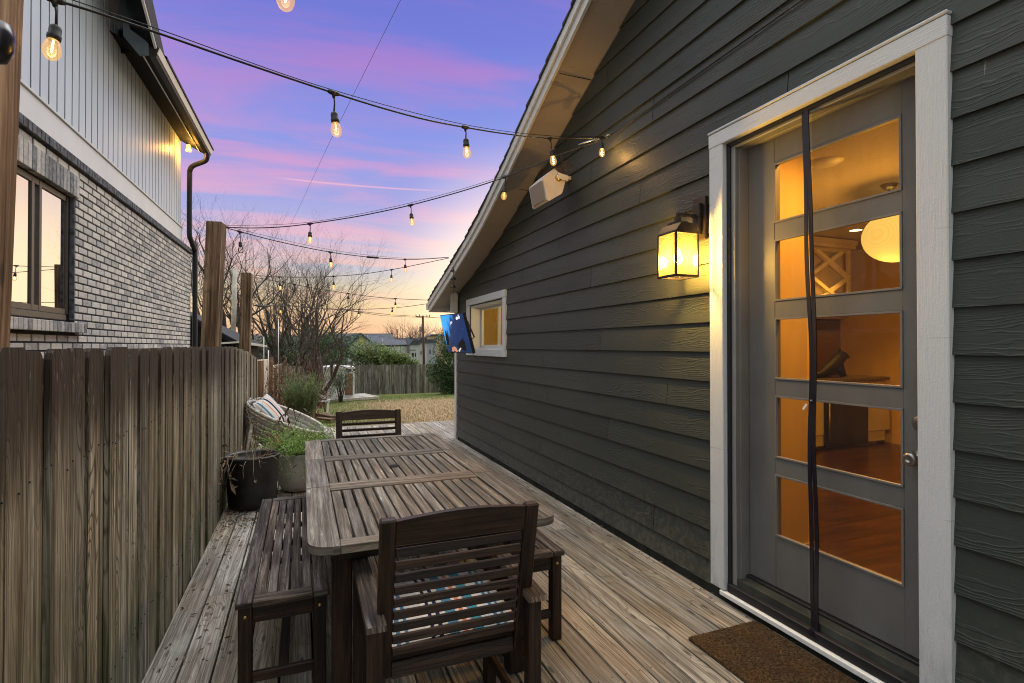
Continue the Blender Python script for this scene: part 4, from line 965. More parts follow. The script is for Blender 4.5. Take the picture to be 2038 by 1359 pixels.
# ------------------------------------------------------------------ string lights
SG = 'strings of outdoor light bulbs over the deck'
def spline(pts, n=8):
    P = [Vector(p) for p in pts]; out = []
    for i in range(len(P)-1):
        p0 = P[max(i-1, 0)]; p1 = P[i]; p2 = P[i+1]; p3 = P[min(i+2, len(P)-1)]
        for k in range(n):
            t = k/n; out.append(.5*((2*p1)+(-p0+p2)*t+(2*p0-5*p1+4*p2-p3)*t*t+(-p0+3*p1-3*p2+p3)*t**3))
    out.append(P[-1]); return out
def smooth_z(pts):
    P = [Vector(p) for p in pts]
    for _ in range(2):
        Q_ = [p.copy() for p in P]
        for i in range(1, len(P)-1): Q_[i].z = (P[i-1].z+2*P[i].z+P[i+1].z)/4 if False else P[i].z
        P = Q_
    return P
bulb_mesh = {}
def bulb_parts(kind):
    b = MB()
    prof = [(0, -.066), (.009, -.0645), (.017, -.058), (.0225, -.046), (.0235, -.036), (.0215, -.025), (.017, -.012), (.0135, -.003), (.0125, .004)]
    b.lathe(prof, 20)
    if kind != 'off':
        for s_ in (-1, 1): b.tube([(s_*.0022, 0, -.006), (s_*.004, 0, -.030), (0, 0, -.044)], .0017, 5, m=1)
    else: b.tube([(0, 0, 0), (0, 0, -.04)], .0012, 4, m=2)
    return b
def string_light(pts, bulbs, label, wire=None, r=.0045, splice=None, glow=.35):
    t = empty('string_light', Vector(pts[0]), label=label, cat='string light', group=SG)
    sp_ = spline(pts); q = MB(); q.tube(sp_, r, 6); q.build('cable', M['black'], t)
    if wire:
        q = MB(); q.tube(spline(wire), .0018, 4); q.build('support_wire', M['black'], t)
    if splice:
        q = MB(); a = Vector(splice[0]); b = Vector(splice[1]); q.tube([a, a+(b-a)*.1, b-(b-a)*.1, b], [.006, .013, .013, .006], 8); q.build('cable_coupler', M['black'], t)
    for (bx, by, bz, kind, tilt) in bulbs:
        c = Vector((bx, by, bz)); tc_ = min(sp_, key=lambda p: (p.xy-c.xy).length+abs(p.z-c.z)*.15)
        up = (tc_-(c+Vector((0, 0, .06)))).normalized() if tc_.z > c.z+.05 else Vector((0, 0, 1))
        up = (up+Vector((0, 0, .6))).normalized(); up = (up + Vector(tilt)).normalized()
        Rm = up.to_track_quat('Z', 'Y').to_matrix(); base = c+up*.034
        s_ = MB(); s_.lathe([(0, -.004), (.0155, -.006), (.0175, .0), (.0175, .010), (.0155, .012), (.0155, .030), (.012, .038), (.006, .042), (0, .042)], 16, base, Rm)
        top_ = base+up*.040; 
        s_.tube([top_, top_*.5+tc_*.5+Vector((.003, 0, 0)), tc_], [.0040, .0032, .0036], 6)
        k_ = min(range(len(sp_)), key=lambda i: (sp_[i]-tc_).length); d_ = (sp_[min(k_+1, len(sp_)-1)]-sp_[max(k_-1, 0)]).normalized()
        s_.tube([tc_-d_*.026, tc_-d_*.014, tc_+d_*.014, tc_+d_*.026], [.007, .0105, .0105, .007], 8)
        s_.tube([tc_, tc_+(top_-tc_).normalized()*.022], [.011, .005], 8)
        so_ = s_.build('light_socket', M['black'], t)
        if kind not in bulb_mesh: bulb_mesh[kind] = bulb_parts(kind)
        b = bulb_mesh[kind]; nb = MB(); nb.f = b.f; nb.uv = b.uv; nb.r = b.r; nb.m = b.m; nb.sm = b.sm
        nb.v = [tuple(Rm @ Vector(v)+base) for v in b.v]
        bo = nb.build('bulb', [M['bulbglass'] if kind == 'off' else M['bulblit'], M['filament_hot'] if kind == 'hot' else M['filament'], M['steel']], so_, local=True)
        if kind != 'off':
            point('bulb_light', tuple(base-up*.03), glow*{'hot': 1.0, 'on': 1, 'wall': 9}[kind], (1, .55, .16), .012, t)
    return t
HKA = (2.2, 3.557, 3.101)
string_light([(-.74, 1.912, 2.492), (-.677, 1.949, 2.497), (-.59, 1.998, 2.508), (-.447, 2.078, 2.520), (-.264, 2.18, 2.532), (-.081, 2.282, 2.546), (.094, 2.381, 2.562), (.343, 2.519, 2.588), (.588, 2.656, 2.625), (.831, 2.792, 2.677), (1.15, 2.97, 2.754), (1.543, 3.19, 2.866), HKA],
    [(-.690, 1.941, 2.345, 'hot', (.10, 0, 0)), (.133, 2.402, 2.409, 'on', (-.05, 0, 0)), (.842, 2.798, 2.542, 'on', (0, 0, 0)), (1.574, 3.207, 2.724, 'wall', (0, 0, 0)), (2.152, 3.53, 2.967, 'wall', (0, 0, 0))],
    'nearest string of bulbs from the left edge post up to the hook on the siding', wire=[(-.674, 1.951, 2.514), (-.447, 2.078, 2.534), (.094, 2.381, 2.573), (.831, 2.792, 2.692), (1.543, 3.19, 2.883), (2.2, 3.557, 3.112)], r=.0042, glow=.6)
string_light([(-.745, 1.9, 2.9), (-.3, 1.66, 2.66), (-.045, 1.515, 2.62), (.35, 1.30, 2.66), (1.2, .85, 2.85), (2.2, .3, 3.2)], [(-.045, 1.516, 2.392, 'hot', (0, 0, 0))],
    'string whose single bulb pokes in at the top edge of the view', r=.0042, glow=.2)
string_light([(-.67, 5.45, 2.557), (-.434, 5.294, 2.537), (-.178, 5.126, 2.533), (.058, 4.97, 2.548), (.393, 4.749, 2.584), (.627, 4.594, 2.620), (.845, 4.451, 2.661), (1.079, 4.296, 2.715), (1.297, 4.153, 2.773), (1.531, 3.998, 2.846), (1.717, 3.875, 2.92), (1.92, 3.741, 3.0), (2.2, 3.557, 3.095)],
    [(.059, 4.969, 2.402, 'on', (0, 0, 0)), (.856, 4.443, 2.516, 'on', (0, 0, 0)), (1.52, 4.005, 2.691, 'on', (0, 0, 0))],
    'string of bulbs rising from the leaning post to the siding hook', wire=[(-.67, 5.45, 2.57), (.058, 4.97, 2.562), (.845, 4.451, 2.68), (1.531, 3.998, 2.86), (2.2, 3.557, 3.105)])
string_light([(-.67, 5.45, 2.557), (-.523, 5.554, 2.541), (-.201, 5.784, 2.515), (.279, 6.126, 2.504), (.767, 6.473, 2.53), (1.22, 6.795, 2.583), (1.561, 7.037, 2.647), (1.93, 7.3, 2.732)],
    [(-.542, 5.541, 2.374, 'off', (0, 0, 0)), (.291, 6.134, 2.364, 'on', (0, 0, 0)), (1.227, 6.8, 2.442, 'on', (0, 0, 0))],
    'string of bulbs dipping from the leaning post to the roof edge', wire=[(-.67, 5.45, 2.57), (.279, 6.126, 2.53), (1.22, 6.795, 2.598), (1.93, 7.3, 2.735)], splice=[(.70, 6.425, 2.524), (.86, 6.54, 2.541)])
string_light([(-.672, 8.901, 2.545), (-.327, 8.689, 2.513), (.122, 8.412, 2.499), (.425, 8.226, 2.503), (.805, 7.993, 2.525), (1.196, 7.752, 2.578), (1.528, 7.548, 2.640), (1.93, 7.3, 2.722)],
    [(-.313, 8.68, 2.345, 'on', (0, 0, 0)), (.426, 8.226, 2.344, 'on', (0, 0, 0)), (1.196, 7.752, 2.428, 'on', (0, 0, 0))],
    'string of bulbs from the shorter far post back to the roof edge')
string_light([(-.672, 8.9, 2.514), (-.119, 8.837, 2.424), (.276, 8.792, 2.36), (.673, 8.746, 2.304), (1.033, 8.705, 2.264), (1.402, 8.663, 2.240), (1.95, 8.607, 2.228)],
    [(-.119, 8.837, 2.28, 'off', (0, 0, 0)), (.673, 8.746, 2.19, 'off', (0, 0, 0)), (1.402, 8.663, 2.105, 'on', (0, 0, 0))],
    'string with two unlit bulbs running from the far post to the roof corner')
string_light([(-.73, 12.59, 2.412), (-.021, 11.534, 2.260), (.434, 10.857, 2.185), (.962, 10.071, 2.145), (1.521, 9.238, 2.137), (1.95, 8.62, 2.175)],
    [(-.43, 12.1, 2.19, 'on', (0, 0, 0)), (.962, 10.071, 2.03, 'on', (0, 0, 0)), (1.45, 9.33, 2.03, 'on', (0, 0, 0))],
    'farthest string of bulbs leaving the roof corner over the yard')
# cable run and hook on the siding
q = MB(); q.tube([(2.245, 3.60, 3.13), (2.262, 3.3, 3.135), (2.262, 2.54, 3.15), (2.262, 1.87, 3.16), (2.262, .5, 3.17)], .005, 6)
q.build('siding_cable', M['black'], label='thin dark cable clipped along the siding above the door', cat='cable')
hk = empty('turnbuckle_hook', (2.25, 3.58, 3.12), label='steel turnbuckle and hook holding the strings to the siding', cat='hook')
q = MB(); q.tube([(2.265, 3.62, 3.135), (2.22, 3.585, 3.12), (2.10, 3.63, 3.085), (2.02, 3.665, 3.06)], [.004, .007, .007, .003], 8); q.lathe([(.012, -.004), (.018, 0), (.012, .004)], 14, (2.235, 3.57, 3.13)); q.build('hook_eye', M['steel'], hk)
# black fixture on the left post (blurred in the photo)
q = MB(); q.lathe([(0, .085), (.02, .08), (.035, .05), (.04, .01), (.032, -.02), (.012, -.032), (0, -.034)], 20, (-.424, 1.0, 1.905), Matrix.Rotation(R(12), 3, 'Y')*.55); q.tube([(-.42, 1.0, 1.95), (-.50, .98, 2.0), (-.60, .98, 2.0)], .006, 6)
q.build('post_fixture', M['blackgloss'], label='black rounded fixture cut off at the left edge of the view', cat='light fixture')
q = MB(); q.tube([py_(797, 0, 9), py_(655, 285, 14), py_(566, 475, 30)], .004, 4); q.build('guy_wire', M['black'], label='thin single wire crossing the sky from top centre', cat='wire')

# ------------------------------------------------------------------ furniture: table
tb = empty('dining_table', (.525, 3.2, 0), label='long weathered slatted teak table with an umbrella hole in its middle leaf', cat='table')
X0, X1, Y0, Y1, ZT, TK = .02, 1.03, 2.03, 4.385, .74, .032
secs = [(Y0, 2.902), (2.910, 3.632), (3.636, Y1)]
for si, (a, b) in enumerate(secs):
    q = MB(); r1 = .085; sw = .112; cw = .072
    def side(xo, xi, sgn):
        pl = [(xi, a), (xi, b)]
        if si == 2:
            pl += [(xo+sgn*r1, b)] + [(xo+sgn*r1*(1-math.sin(R(t))), b-r1*(1-math.cos(R(t)))) for t in range(15, 91, 15)]
        else: pl += [(xo, b)]
        if si == 0:
            pl += [(xo+sgn*r1*(1-math.cos(R(t))), a+r1*(1-math.sin(R(t)))) for t in range(0, 91, 15)]
        else: pl += [(xo, a)]
        r = rnd.random(); 
        if sgn > 0: pl = pl[::-1]
        q.prism(pl, 2, ZT-TK, ZT, r=r, swap=True)
        # planar top uv along y
        for fi in (len(q.f)-len(pl)-1, len(q.f)-len(pl)-2):
            st = sum(len(x_) for x_ in q.f[:fi]); 
            for n_, vi in enumerate(q.f[fi]): q.uv[st+n_] = (q.v[vi][1]+r*9, q.v[vi][0]+r*5)
    side(X0, X0+sw, 1); side(X1, X1-sw, -1)
    xi0, xi1 = X0+sw+.002, X1-sw-.002
    q.box(((xi0+xi1)/2, a+cw/2, ZT-TK/2-.0005), (xi1-xi0, cw, TK), g=0); q.box(((xi0+xi1)/2, b-cw/2, ZT-TK/2-.0005), (xi1-xi0, cw, TK), g=0)
    q.build('table_leaf', M['teak'], tb, bevel=.0035, seg=2)
    sl_ = MB(); n = 15; pit = (xi1-xi0)/n
    for i in range(n):
        cxs = xi0+pit*(i+.5); ya, yb_ = a+cw+.003, b-cw-.003
        sl_.box((cxs, (ya+yb_)/2, ZT-TK/2-.002+rnd.uniform(-.001, .001)), (pit-.010+rnd.uniform(-.001, .001), yb_-ya, TK-.006), g=1)
    sl_.build('table_slats', M['teak'], tb, bevel=.003)
q = MB(); q.lathe([(0, 0), (.029, 0), (.032, -.002)], 24, (.525, 3.27, ZT+.0008)); q.build('umbrella_hole', M['dark'], tb)
q = MB(); zc = ZT-TK-.045
q.box((.12, 3.2, zc), (.028, 2.0, .08), g=1); q.box((.93, 3.2, zc), (.028, 2.0, .08), g=1)
for yy in (2.2, 2.9, 3.6, 4.22): q.box((.525, yy, zc), (.79, .028, .079), g=0)
q.build('apron', M['teakdark'], tb, bevel=.003)
for lx in (.15, .90):
    for ly in (2.24, 4.17):
        q = MB(); q.box((lx, ly, (ZT-TK)/2), (.075, .075, ZT-TK-.002), g=2); q.build('leg', M['teakdark'], tb, bevel=.006)

# benches
def bench(x0, x1, y0, y1, label):
    t = empty('bench', ((x0+x1)/2, (y0+y1)/2, 0), label=label, cat='bench', group='slatted benches beside the table'); zt, tk = .45, .026
    q = MB(); sw = .062
    q.box((x0+sw/2, (y0+y1)/2, zt-tk/2), (sw, y1-y0, tk), g=1); q.box((x1-sw/2, (y0+y1)/2, zt-tk/2), (sw, y1-y0, tk), g=1)
    xi0, xi1 = x0+sw+.002, x1-sw-.002
    for yy in (y0+.032, y1-.032): q.box(((xi0+xi1)/2, yy, zt-tk/2-.0005), (xi1-xi0, .064, tk), g=0)
    q.build('seat_frame', M['benchwood'], t, bevel=.004)
    n = 5; pit = (xi1-xi0)/n; q = MB()
    for i in range(n): q.box((xi0+pit*(i+.5), (y0+y1)/2, zt-tk/2-.001), (pit-.007, y1-y0-.134, tk-.004), g=1)
    for yy in (y0+.5, (y0+y1)/2, y1-.5): q.box(((xi0+xi1)/2, yy, zt-tk-.012), (xi1-xi0, .04, .02), g=0)
    q.build('seat_slats', M['benchwood'], t, bevel=.003)
    q = MB(); zc = zt-tk-.038
    for xx in (x0+.035, x1-.035): q.box((xx, (y0+y1)/2, zc), (.022, y1-y0-.16, .07), g=1)
    for yy in (y0+.04, y1-.04): q.box(((x0+x1)/2, yy, zc), (x1-x0-.12, .022, .07), g=0)
    q.build('apron', M['teakdark'], t, bevel=.003)
    for xx in (x0+.036, x1-.036):
        for yy in (y0+.04, y1-.04):
            l = MB(); l.box((xx, yy, (zt-tk)/2), (.052, .052, zt-tk-.001), g=2); lo = l.build('leg', M['teakdark'], t, bevel=.004)
            if yy < (y0+y1)/2:
                b = MB(); b.lathe([(0, -.005), (.005, -.0045), (.0075, 0)], 12, (xx, yy-.026, zt-.065), Matrix(((1, 0, 0), (0, 0, 1), (0, -1, 0)))); b.build('bolt', M['brass'], lo)
    q = MB()
    for yy in (y0+.04, y1-.04): q.box(((x0+x1)/2, yy, .13), (x1-x0-.12, .022, .04), g=0)
    q.box(((x0+x1)/2, (y0+y1)/2, .13), (.04, y1-y0-.1, .022), g=1)
    q.build('stretcher', M['teakdark'], t, bevel=.003)
bench(-.246, .107, 2.346, 3.886, 'slatted wooden bench between the table and the plank fence')
bench(.865, 1.222, 2.36, 3.90, 'slatted wooden bench on the house side of the table')

# chairs (built at origin: back towards -y, then placed)
def chair(label, slats=10, pitch=.044, sh=.027, zr0=.835, arch=.016):
    t = empty('armchair', (0, 0, 0), label=label, cat='chair', group='slatted wooden armchairs at the table ends')
    hwid = .270
    def BY(z): return .0+(.935-z)*.20          # back leans: top at y=0
    q = MB(); a = (0, BY(.365), .365); b = (0, BY(.925), .925)
    for s_ in (-1, 1):
        q = MB(); q.bar((s_*(hwid-.024), a[1], a[2]), (s_*(hwid-.024), b[1], b[2]), .05, .032, up=(0, 1, 0))
        q.build('back_post', M['teakdark'], t, bevel=.005, local=True)
    q = MB(); n = 12; zc = .895; w2 = hwid-.050
    for i in range(n):
        xa, xb = -w2+2*w2*i/n, -w2+2*w2*(i+1)/n
        ha, hb = arch*math.cos(xa/w2*1.5), arch*math.cos(xb/w2*1.5)
        def P(x, z, o): return (x, BY(z)+o, z)
        zb = zr0
        za_, zb_ = .922+ha-.006, .922+hb-.006
        q.poly([P(xa, zb, -.013), P(xb, zb, -.013), P(xb, zb_, -.013), P(xa, za_, -.013)], 0, [(xa, 0), (xb, 0), (xb, zb_-zb), (xa, za_-zb)], .4, True)
        q.poly([P(xa, zb, .013), P(xa, za_, .013), P(xb, zb_, .013), P(xb, zb, .013)], 0, [(xa, .2), (xa, .3), (xb, .3), (xb, .2)], .4)
        q.poly([P(xa, za_, -.013), P(xb, zb_, -.013), P(xb, zb_, .013), P(xa, za_, .013)], 0, [(xa, .4), (xb, .4), (xb, .43), (xa, .43)], .4)
        q.poly([P(xa, zb, .013), P(xb, zb, .013), P(xb, zb, -.013), P(xa, zb, -.013)], 0, [(xa, .5), (xb, .5), (xb, .53), (xa, .53)], .4)
    q.build('top_rail', M['teakdark'], t, local=True)
    q = MB()
    for i in range(slats):
        z = zr0-.008-pitch*(i+.5)
        if z < .41: break
        q.bar((-w2, BY(z), z), (w2, BY(z), z), .016, sh, up=(0, .2, 1))
    q.bar((-w2, BY(.385), .385), (w2, BY(.385), .385), .022, .05, up=(0, .2, 1))
    q.build('back_slats', M['teakdark'], t, bevel=.003, local=True)
    q = MB()
    for s_ in (-1, 1):
        pl = [(-.015, .602), (.30, .620), (.56, .617), (.575, .597), (.55, .590), (.30, .594), (-.005, .578), (-.025, .588)]
        q = MB(); q.prism(pl, 0, (s_*(hwid+.004)-.008)-.031, (s_*(hwid+.004)-.008)+.031, swap=True)
        q.build('armrest', M['benchwood'], t, bevel=.007, seg=2, local=True)
    for s_ in (-1, 1):
        for yy in (.035, .50):
            l = MB(); l.box(((s_*(hwid+.004)-.008), yy, .29), (.048, .05, .58), g=2); l.build('leg', M['teakdark'], t, bevel=.004, local=True)
    q = MB()
    for s_ in (-1, 1): q.box((s_*(hwid-.012), .285, .37), (.024, .49, .06), g=1)
    q.box((0, .52, .37), (.5, .024, .06), g=0)
    for i in range(8): q.box((0, .14+i*.052, .40+.004*abs(i-4)), (.50, .042, .016), g=0)
    q.build('seat', M['teakdark'], t, bevel=.003, local=True)
    q = MB()
    for s_ in (-1, 1):
        q = MB(); q.box(((s_*(hwid+.004)-.008), .266, .12), (.022, .44, .04), g=1)
        q.build('stretcher', M['teakdark'], t, bevel=.003, local=True)
    return t
c1 = chair('dark slatted armchair in the foreground with a striped cushion on its seat')
c1.location = (.498, 1.69, 0)
c2 = chair('slatted armchair at the far end of the table facing the camera', slats=7, pitch=.051, sh=.022, zr0=.852)
c2.location = (.535, 4.70, -.012); c2.rotation_euler = (0, 0, math.pi)
# far chair: fewer, wider slats
for o in [x for x in bpy.data.objects if x.parent == c2 and x.name.startswith('back_slats')]:
    pass
def pillow(nm, mat, sx, sy, sz, n=16, uvs=1.0, power=.55):
    q = MB()
    for side in (1, -1):
        for i in range(n):
            for j in range(n):
                def P(i, j):
                    u = i/n*2-1; v = j/n*2-1; h = max(0, (1-abs(u)**2.6)*(1-abs(v)**2.6))**power
                    k = 1-.06*(1-abs(v)**2)*abs(u)**4
                    return (u*sx/2*(1-.05*(1-v*v)), v*sy/2*(1-.05*(1-u*u)), side*sz/2*h+.006*mnoise.noise(Vector((u*2, v*2, side))))
                pp = [P(i, j), P(i+1, j), P(i+1, j+1), P(i, j+1)]; uu = [(i/n*uvs, j/n), ((i+1)/n*uvs, j/n), ((i+1)/n*uvs, (j+1)/n), (i/n*uvs, (j+1)/n)]
                if side < 0: pp.reverse(); uu.reverse()
                q.poly(pp, uv=uu, smooth=True)
    return q
q = pillow('c', 'cushion', .48, .42, .10, uvs=.42)
cu = q.build('seat_cushion', M['cushion'], local=True, label='blue and rust striped cushion on the seat of the foreground armchair', cat='cushion')
cu.location = (.507, 2.00, .475); cu.rotation_euler = (R(3), 0, 0)

# door mat
q = MB()
for i in range(18):
    for j in range(30):
        def P(i, j):
            xx = 1.795+.44*i/18; yy = .9+1.235*j/30; return (xx, yy, .016+.003*mnoise.noise(Vector((xx*9, yy*9, 0))))
        q.poly([P(i, j), P(i+1, j), P(i+1, j+1), P(i, j+1)], smooth=True, r=.5)
q.box((2.015, 1.517, .008), (.438, 1.233, .014))
for i in range(5200):
    x = rnd.uniform(1.80, 2.23); y = rnd.uniform(1.2, 2.13); a = rnd.uniform(0, 6.28); L = rnd.uniform(.006, .016); dx, dy = math.cos(a)*L, math.sin(a)*L
    q.poly([(x, y, .017), (x+.0012, y+.0012, .017), (x+dx, y+dy, .018+rnd.uniform(.002, .012))], uv=[(0, 0)]*3)
for i in range(900):
    sd4 = rnd.random() < .5; x, y = (rnd.choice((1.797, 2.234)), rnd.uniform(1.2, 2.13)) if sd4 else (rnd.uniform(1.80, 2.23), 2.134); a = rnd.uniform(0, 6.28); L = rnd.uniform(.006, .018)
    q.poly([(x, y, .009), (x+.0015, y+.0015, .012), (x+math.cos(a)*L, y+math.sin(a)*L, rnd.uniform(.002, .018))], uv=[(0, 0)]*3)
q.build('doormat', M['coir'], label='brown coir doormat on the deck below the door', cat='doormat')
# leaf litter on deck
q = MB()
def leaf(q, p, L, m=0, flat=.35):
    a = rnd.uniform(0, 6.28); d1 = Vector((math.cos(a), math.sin(a), rnd.uniform(-flat, flat)))*L; d2 = Vector((-math.sin(a), math.cos(a), rnd.uniform(-flat, flat)))*L*rnd.uniform(.25, .5)
    p = Vector(p); q.poly([p, p+d1*.5+d2*.5+Vector((0, 0, L*.15)), p+d1, p+d1*.5-d2*.5+Vector((0, 0, L*.1))], m, uv=[(0, 0)]*4)
for i in range(70): leaf(q, (rnd.uniform(2.2, 2.27), rnd.uniform(1.9, 4.2), .004), rnd.uniform(.015, .035))
for i in range(420): 
    y = rnd.uniform(4.75, 5.9); leaf(q, (rnd.uniform(-.62, -.15)+rnd.gauss(0, .03), y, .004+rnd.random()*.02), rnd.uniform(.02, .05))
for i in range(70): leaf(q, (rnd.uniform(-.62, -.3), rnd.uniform(2.8, 4.8), .004), rnd.uniform(.02, .045))
for i in range(40): leaf(q, (rnd.uniform(-.5, 2.2), rnd.uniform(1.5, 9.5), .003), rnd.uniform(.01, .03))
q.build('leaf_litter', M['leaf_dead'], label='scattered dead leaves and twigs on the deck boards', cat='leaves', kind='stuff')

# ------------------------------------------------------------------ planters
bp = empty('black_planter', (-.43, 5.42, 0), label='tall black glazed pot against the plank fence', cat='planter')
q = MB(); q.lathe([(0, 0), (.19, 0), (.20, .03), (.215, .25), (.225, .44), (.235, .455), (.232, .47), (.215, .47), (.205, .45), (.20, .40), (0, .40)], 40, (-.425, 5.42, 0)); q.build('pot', M['potblack'], bp)
q = MB(); q.lathe([(0, .012), (.12, .006), (.203, 0)], 24, (-.425, 5.42, .405)); q.build('soil', M['planter_end'], bp)
dp = empty('dead_plant', (-.43, 5.42, .41), label='withered plant stems sprawling from the black pot', cat='plant')
q = MB()
def stem(p, d, L, r, n=9, droop=.12, wig=.18, q=None, m=0):
    p = Vector(p); d = Vector(d).normalized(); P = [p.copy()]
    for i in range(n):
        d = (d+Vector((rnd.uniform(-wig, wig), rnd.uniform(-wig, wig), -droop+rnd.uniform(-wig, wig)*.5))).normalized(); p = p+d*L/n; P.append(p.copy())
    q.tube(P, [r*(1-.6*k/n) for k in range(n+1)], 4, m=m); return P
lf = MB()
for i in range(22):
    a = rnd.uniform(0, 6.28); pp = stem((-.425+.1*math.cos(a), 5.42+.1*math.sin(a), .41), (math.cos(a)*.5, math.sin(a)*.5, 1), rnd.uniform(.25, .75), .003, q=q, droop=rnd.choice((.05, .2, .35)))
    for k in pp[3:]:
        if rnd.random() < .45: leaf(lf, k, rnd.uniform(.02, .06), flat=1.2)
for i in range(7):
    pp = stem((-.635+rnd.uniform(-.01, .02), 5.28+rnd.uniform(-.15, .15), .45), (rnd.uniform(-.1, .05), rnd.uniform(-.5, .2), .1), rnd.uniform(.3, .6), .0025, q=q, droop=.45)
    for k in pp[2:]: leaf(lf, k, rnd.uniform(.03, .07), flat=1.5)
for pts_ in ([(400, 880), (396, 860)],): pass
q.tube([py_(*p, 5.3) for p in ((488, 915), (487, 880), (492, 853), (505, 842), (519, 845))], [.003, .0025, .002, .002, .001], 5)
q.tube([py_(*p, 5.35) for p in ((515, 925), (513, 880), (519, 862), (533, 858), (548, 870))], [.003, .0025, .002, .002, .001], 5)
q.build('stems', M['straw'], dp); lf.build('leaves', M['leaf_dead'], dp)
q = MB(); 
for pp in (py_(552, 876, 5.5), py_(537, 868, 5.45)):
    for k in range(5): leaf(q, pp+Vector((rnd.gauss(0, .006), rnd.gauss(0, .006), rnd.gauss(0, .010))), .018, flat=2)
q.build('flower', M['orange'], dp)
wp = empty('white_planter', (-.02, 5.85, 0), label='rounded pale pot with leafy green herbs behind the bench', cat='planter')
q = MB(); q.lathe([(0, 0), (.13, 0), (.17, .02), (.205, .08), (.225, .18), (.23, .36), (.225, .385), (.21, .385), (.205, .34), (0, .33)], 40, (-.02, 5.86, 0)); q.build('pot', M['potwhite'], wp)
q = MB(); q.lathe([(0, .01), (.20, 0)], 24, (-.02, 5.86, .338)); q.build('soil', M['planter_end'], wp)
hb = empty('herb_plant', (-.02, 5.86, .34), label='bright green small leaved herb spilling over the pale pot', cat='plant')
q = MB(); lf = MB()
for i in range(210):
    a = rnd.uniform(0, 6.28); rr = rnd.uniform(0, .18); o = rnd.uniform(.2, 1.3)
    pp = stem((-.02+rr*math.cos(a), 5.86+rr*math.sin(a), .34), (math.cos(a)*o, math.sin(a)*o, 1), rnd.uniform(.18, .42), .0022, q=q, droop=.08, n=8)
    for k in pp[2:]:
        for _ in range(5): leaf(lf, k+Vector((rnd.gauss(0, .012), rnd.gauss(0, .012), rnd.gauss(0, .012))), rnd.uniform(.012, .026), flat=1)
for i in range(10):
    a = rnd.uniform(3.6, 5.4); pp = stem((-.02+.2*math.cos(a), 5.86+.2*math.sin(a), .38), (math.cos(a), math.sin(a), .1), rnd.uniform(.2, .35), .002, q=q, droop=.4)
    for k in pp[2:]:
        for _ in range(3): leaf(lf, k, rnd.uniform(.012, .024), flat=1)
q.build('stems', M['leaf_rose'], hb); lf.build('leaves', M['leaf_herb'], hb)
# taller bare seed stems between pots and wicker chair
sk = MB(); sl2 = MB()
for pl in ([(572, 905), (583, 862), (590, 838), (604, 812)], [(583, 862), (575, 835), (570, 815)], [(590, 838), (586, 822), (583, 805)], [(492, 865), (488, 835), (503, 800)], [(556, 905), (553, 880), (556, 850), (552, 835)]):
    P = [py_(a, b, 6.25) for a, b in pl]; sk.tube(spline(P, 4), .004, 4)
    for p in spline(P, 4)[4:]:
        if rnd.random() < .55: leaf(sl2, p, rnd.uniform(.04, .08), flat=1.6)
ds = empty('dried_stalks', (-.15, 6.25, 0), label='brown dried seed stalks standing before the wicker chair', cat='plant')
P = [(-.30, 6.25, 0.0), (-.32, 6.25, .3), tuple(py_(572, 905, 6.25))]; sk.tube(P, .005, 4)
sk.build('stems', M['bark'], ds); sl2.build('leaves', M['leaf_dead'], ds)

# ------------------------------------------------------------------ wicker chair
wk = empty('wicker_chair', (-.15, 7.35, 0), label='round pale wicker lounge chair tilted on pole legs beside the fence end', cat='chair')
ctr = py_(573, 829, 7.35); ax = Vector((.40, -.07, .91)).normalized(); ex = Vector((.91, .0, -.40)).normalized(); ex = (ex-ax*ex.dot(ax)).normalized(); ey = ax.cross(ex)
Ra, Rb, dp_ = .50, .50, .42
def bowl(phi, t, off=0):     # t 0 rim .. 1 bottom
    rr = math.cos(t*math.pi/2)**.75 if t < 1 else 0; return ctr + ex*math.cos(phi)*Ra*rr + ey*math.sin(phi)*Rb*rr - ax*dp_*math.sin(t*math.pi/2) + ax*off
q = MB(); n, mm = 56, 12
for i in range(n):
    for j in range(mm):
        p0, p1 = 2*math.pi*i/n, 2*math.pi*(i+1)/n; t0, t1 = j/mm, (j+1)/mm
        q.poly([bowl(p0, t0), bowl(p0, t1), bowl(p1, t1), bowl(p1, t0)], uv=[(i*.06, j*.06), (i*.06, (j+1)*.06), ((i+1)*.06, (j+1)*.06), ((i+1)*.06, j*.06)], smooth=True)
q.build('basket', M['wicker'], wk, solid=.012)
q = MB(); q.tube([bowl(2*math.pi*i/48, 0) for i in range(49)], .020, 8); q.tube([bowl(2*math.pi*i/48, 0.06) for i in range(49)], .014, 6); q.build('rim', M['rattan'], wk)
for a in (.6, 2.3, 3.9, 5.5):
    q = MB(); p = bowl(a, .25); q.tube([p, Vector((p.x*1.0+.12*math.cos(a), p.y+.08*math.sin(a), .0))], .018, 8); q.build('leg', M['rattan'], wk)
q = pillow('p', 'pillow', .46, .46, .15)
pl = q.build('throw_pillow', M['pillow'], local=True, label='striped throw pillow propped in the wicker chair', cat='pillow')
pn_ = (ex*.42-ey*.30+ax*.86).normalized(); pu_ = (ey*1.0+ex*.1); pu_ = (pu_-pn_*pu_.dot(pn_)).normalized(); pv_ = pn_.cross(pu_)
pl.location = ctr+ex*-.20+ey*.06-ax*.03; pl.rotation_euler = Matrix((pu_, pv_, pn_)).transposed().to_euler()
pl.scale = (1, 1, 1)
q = MB(); n = 22
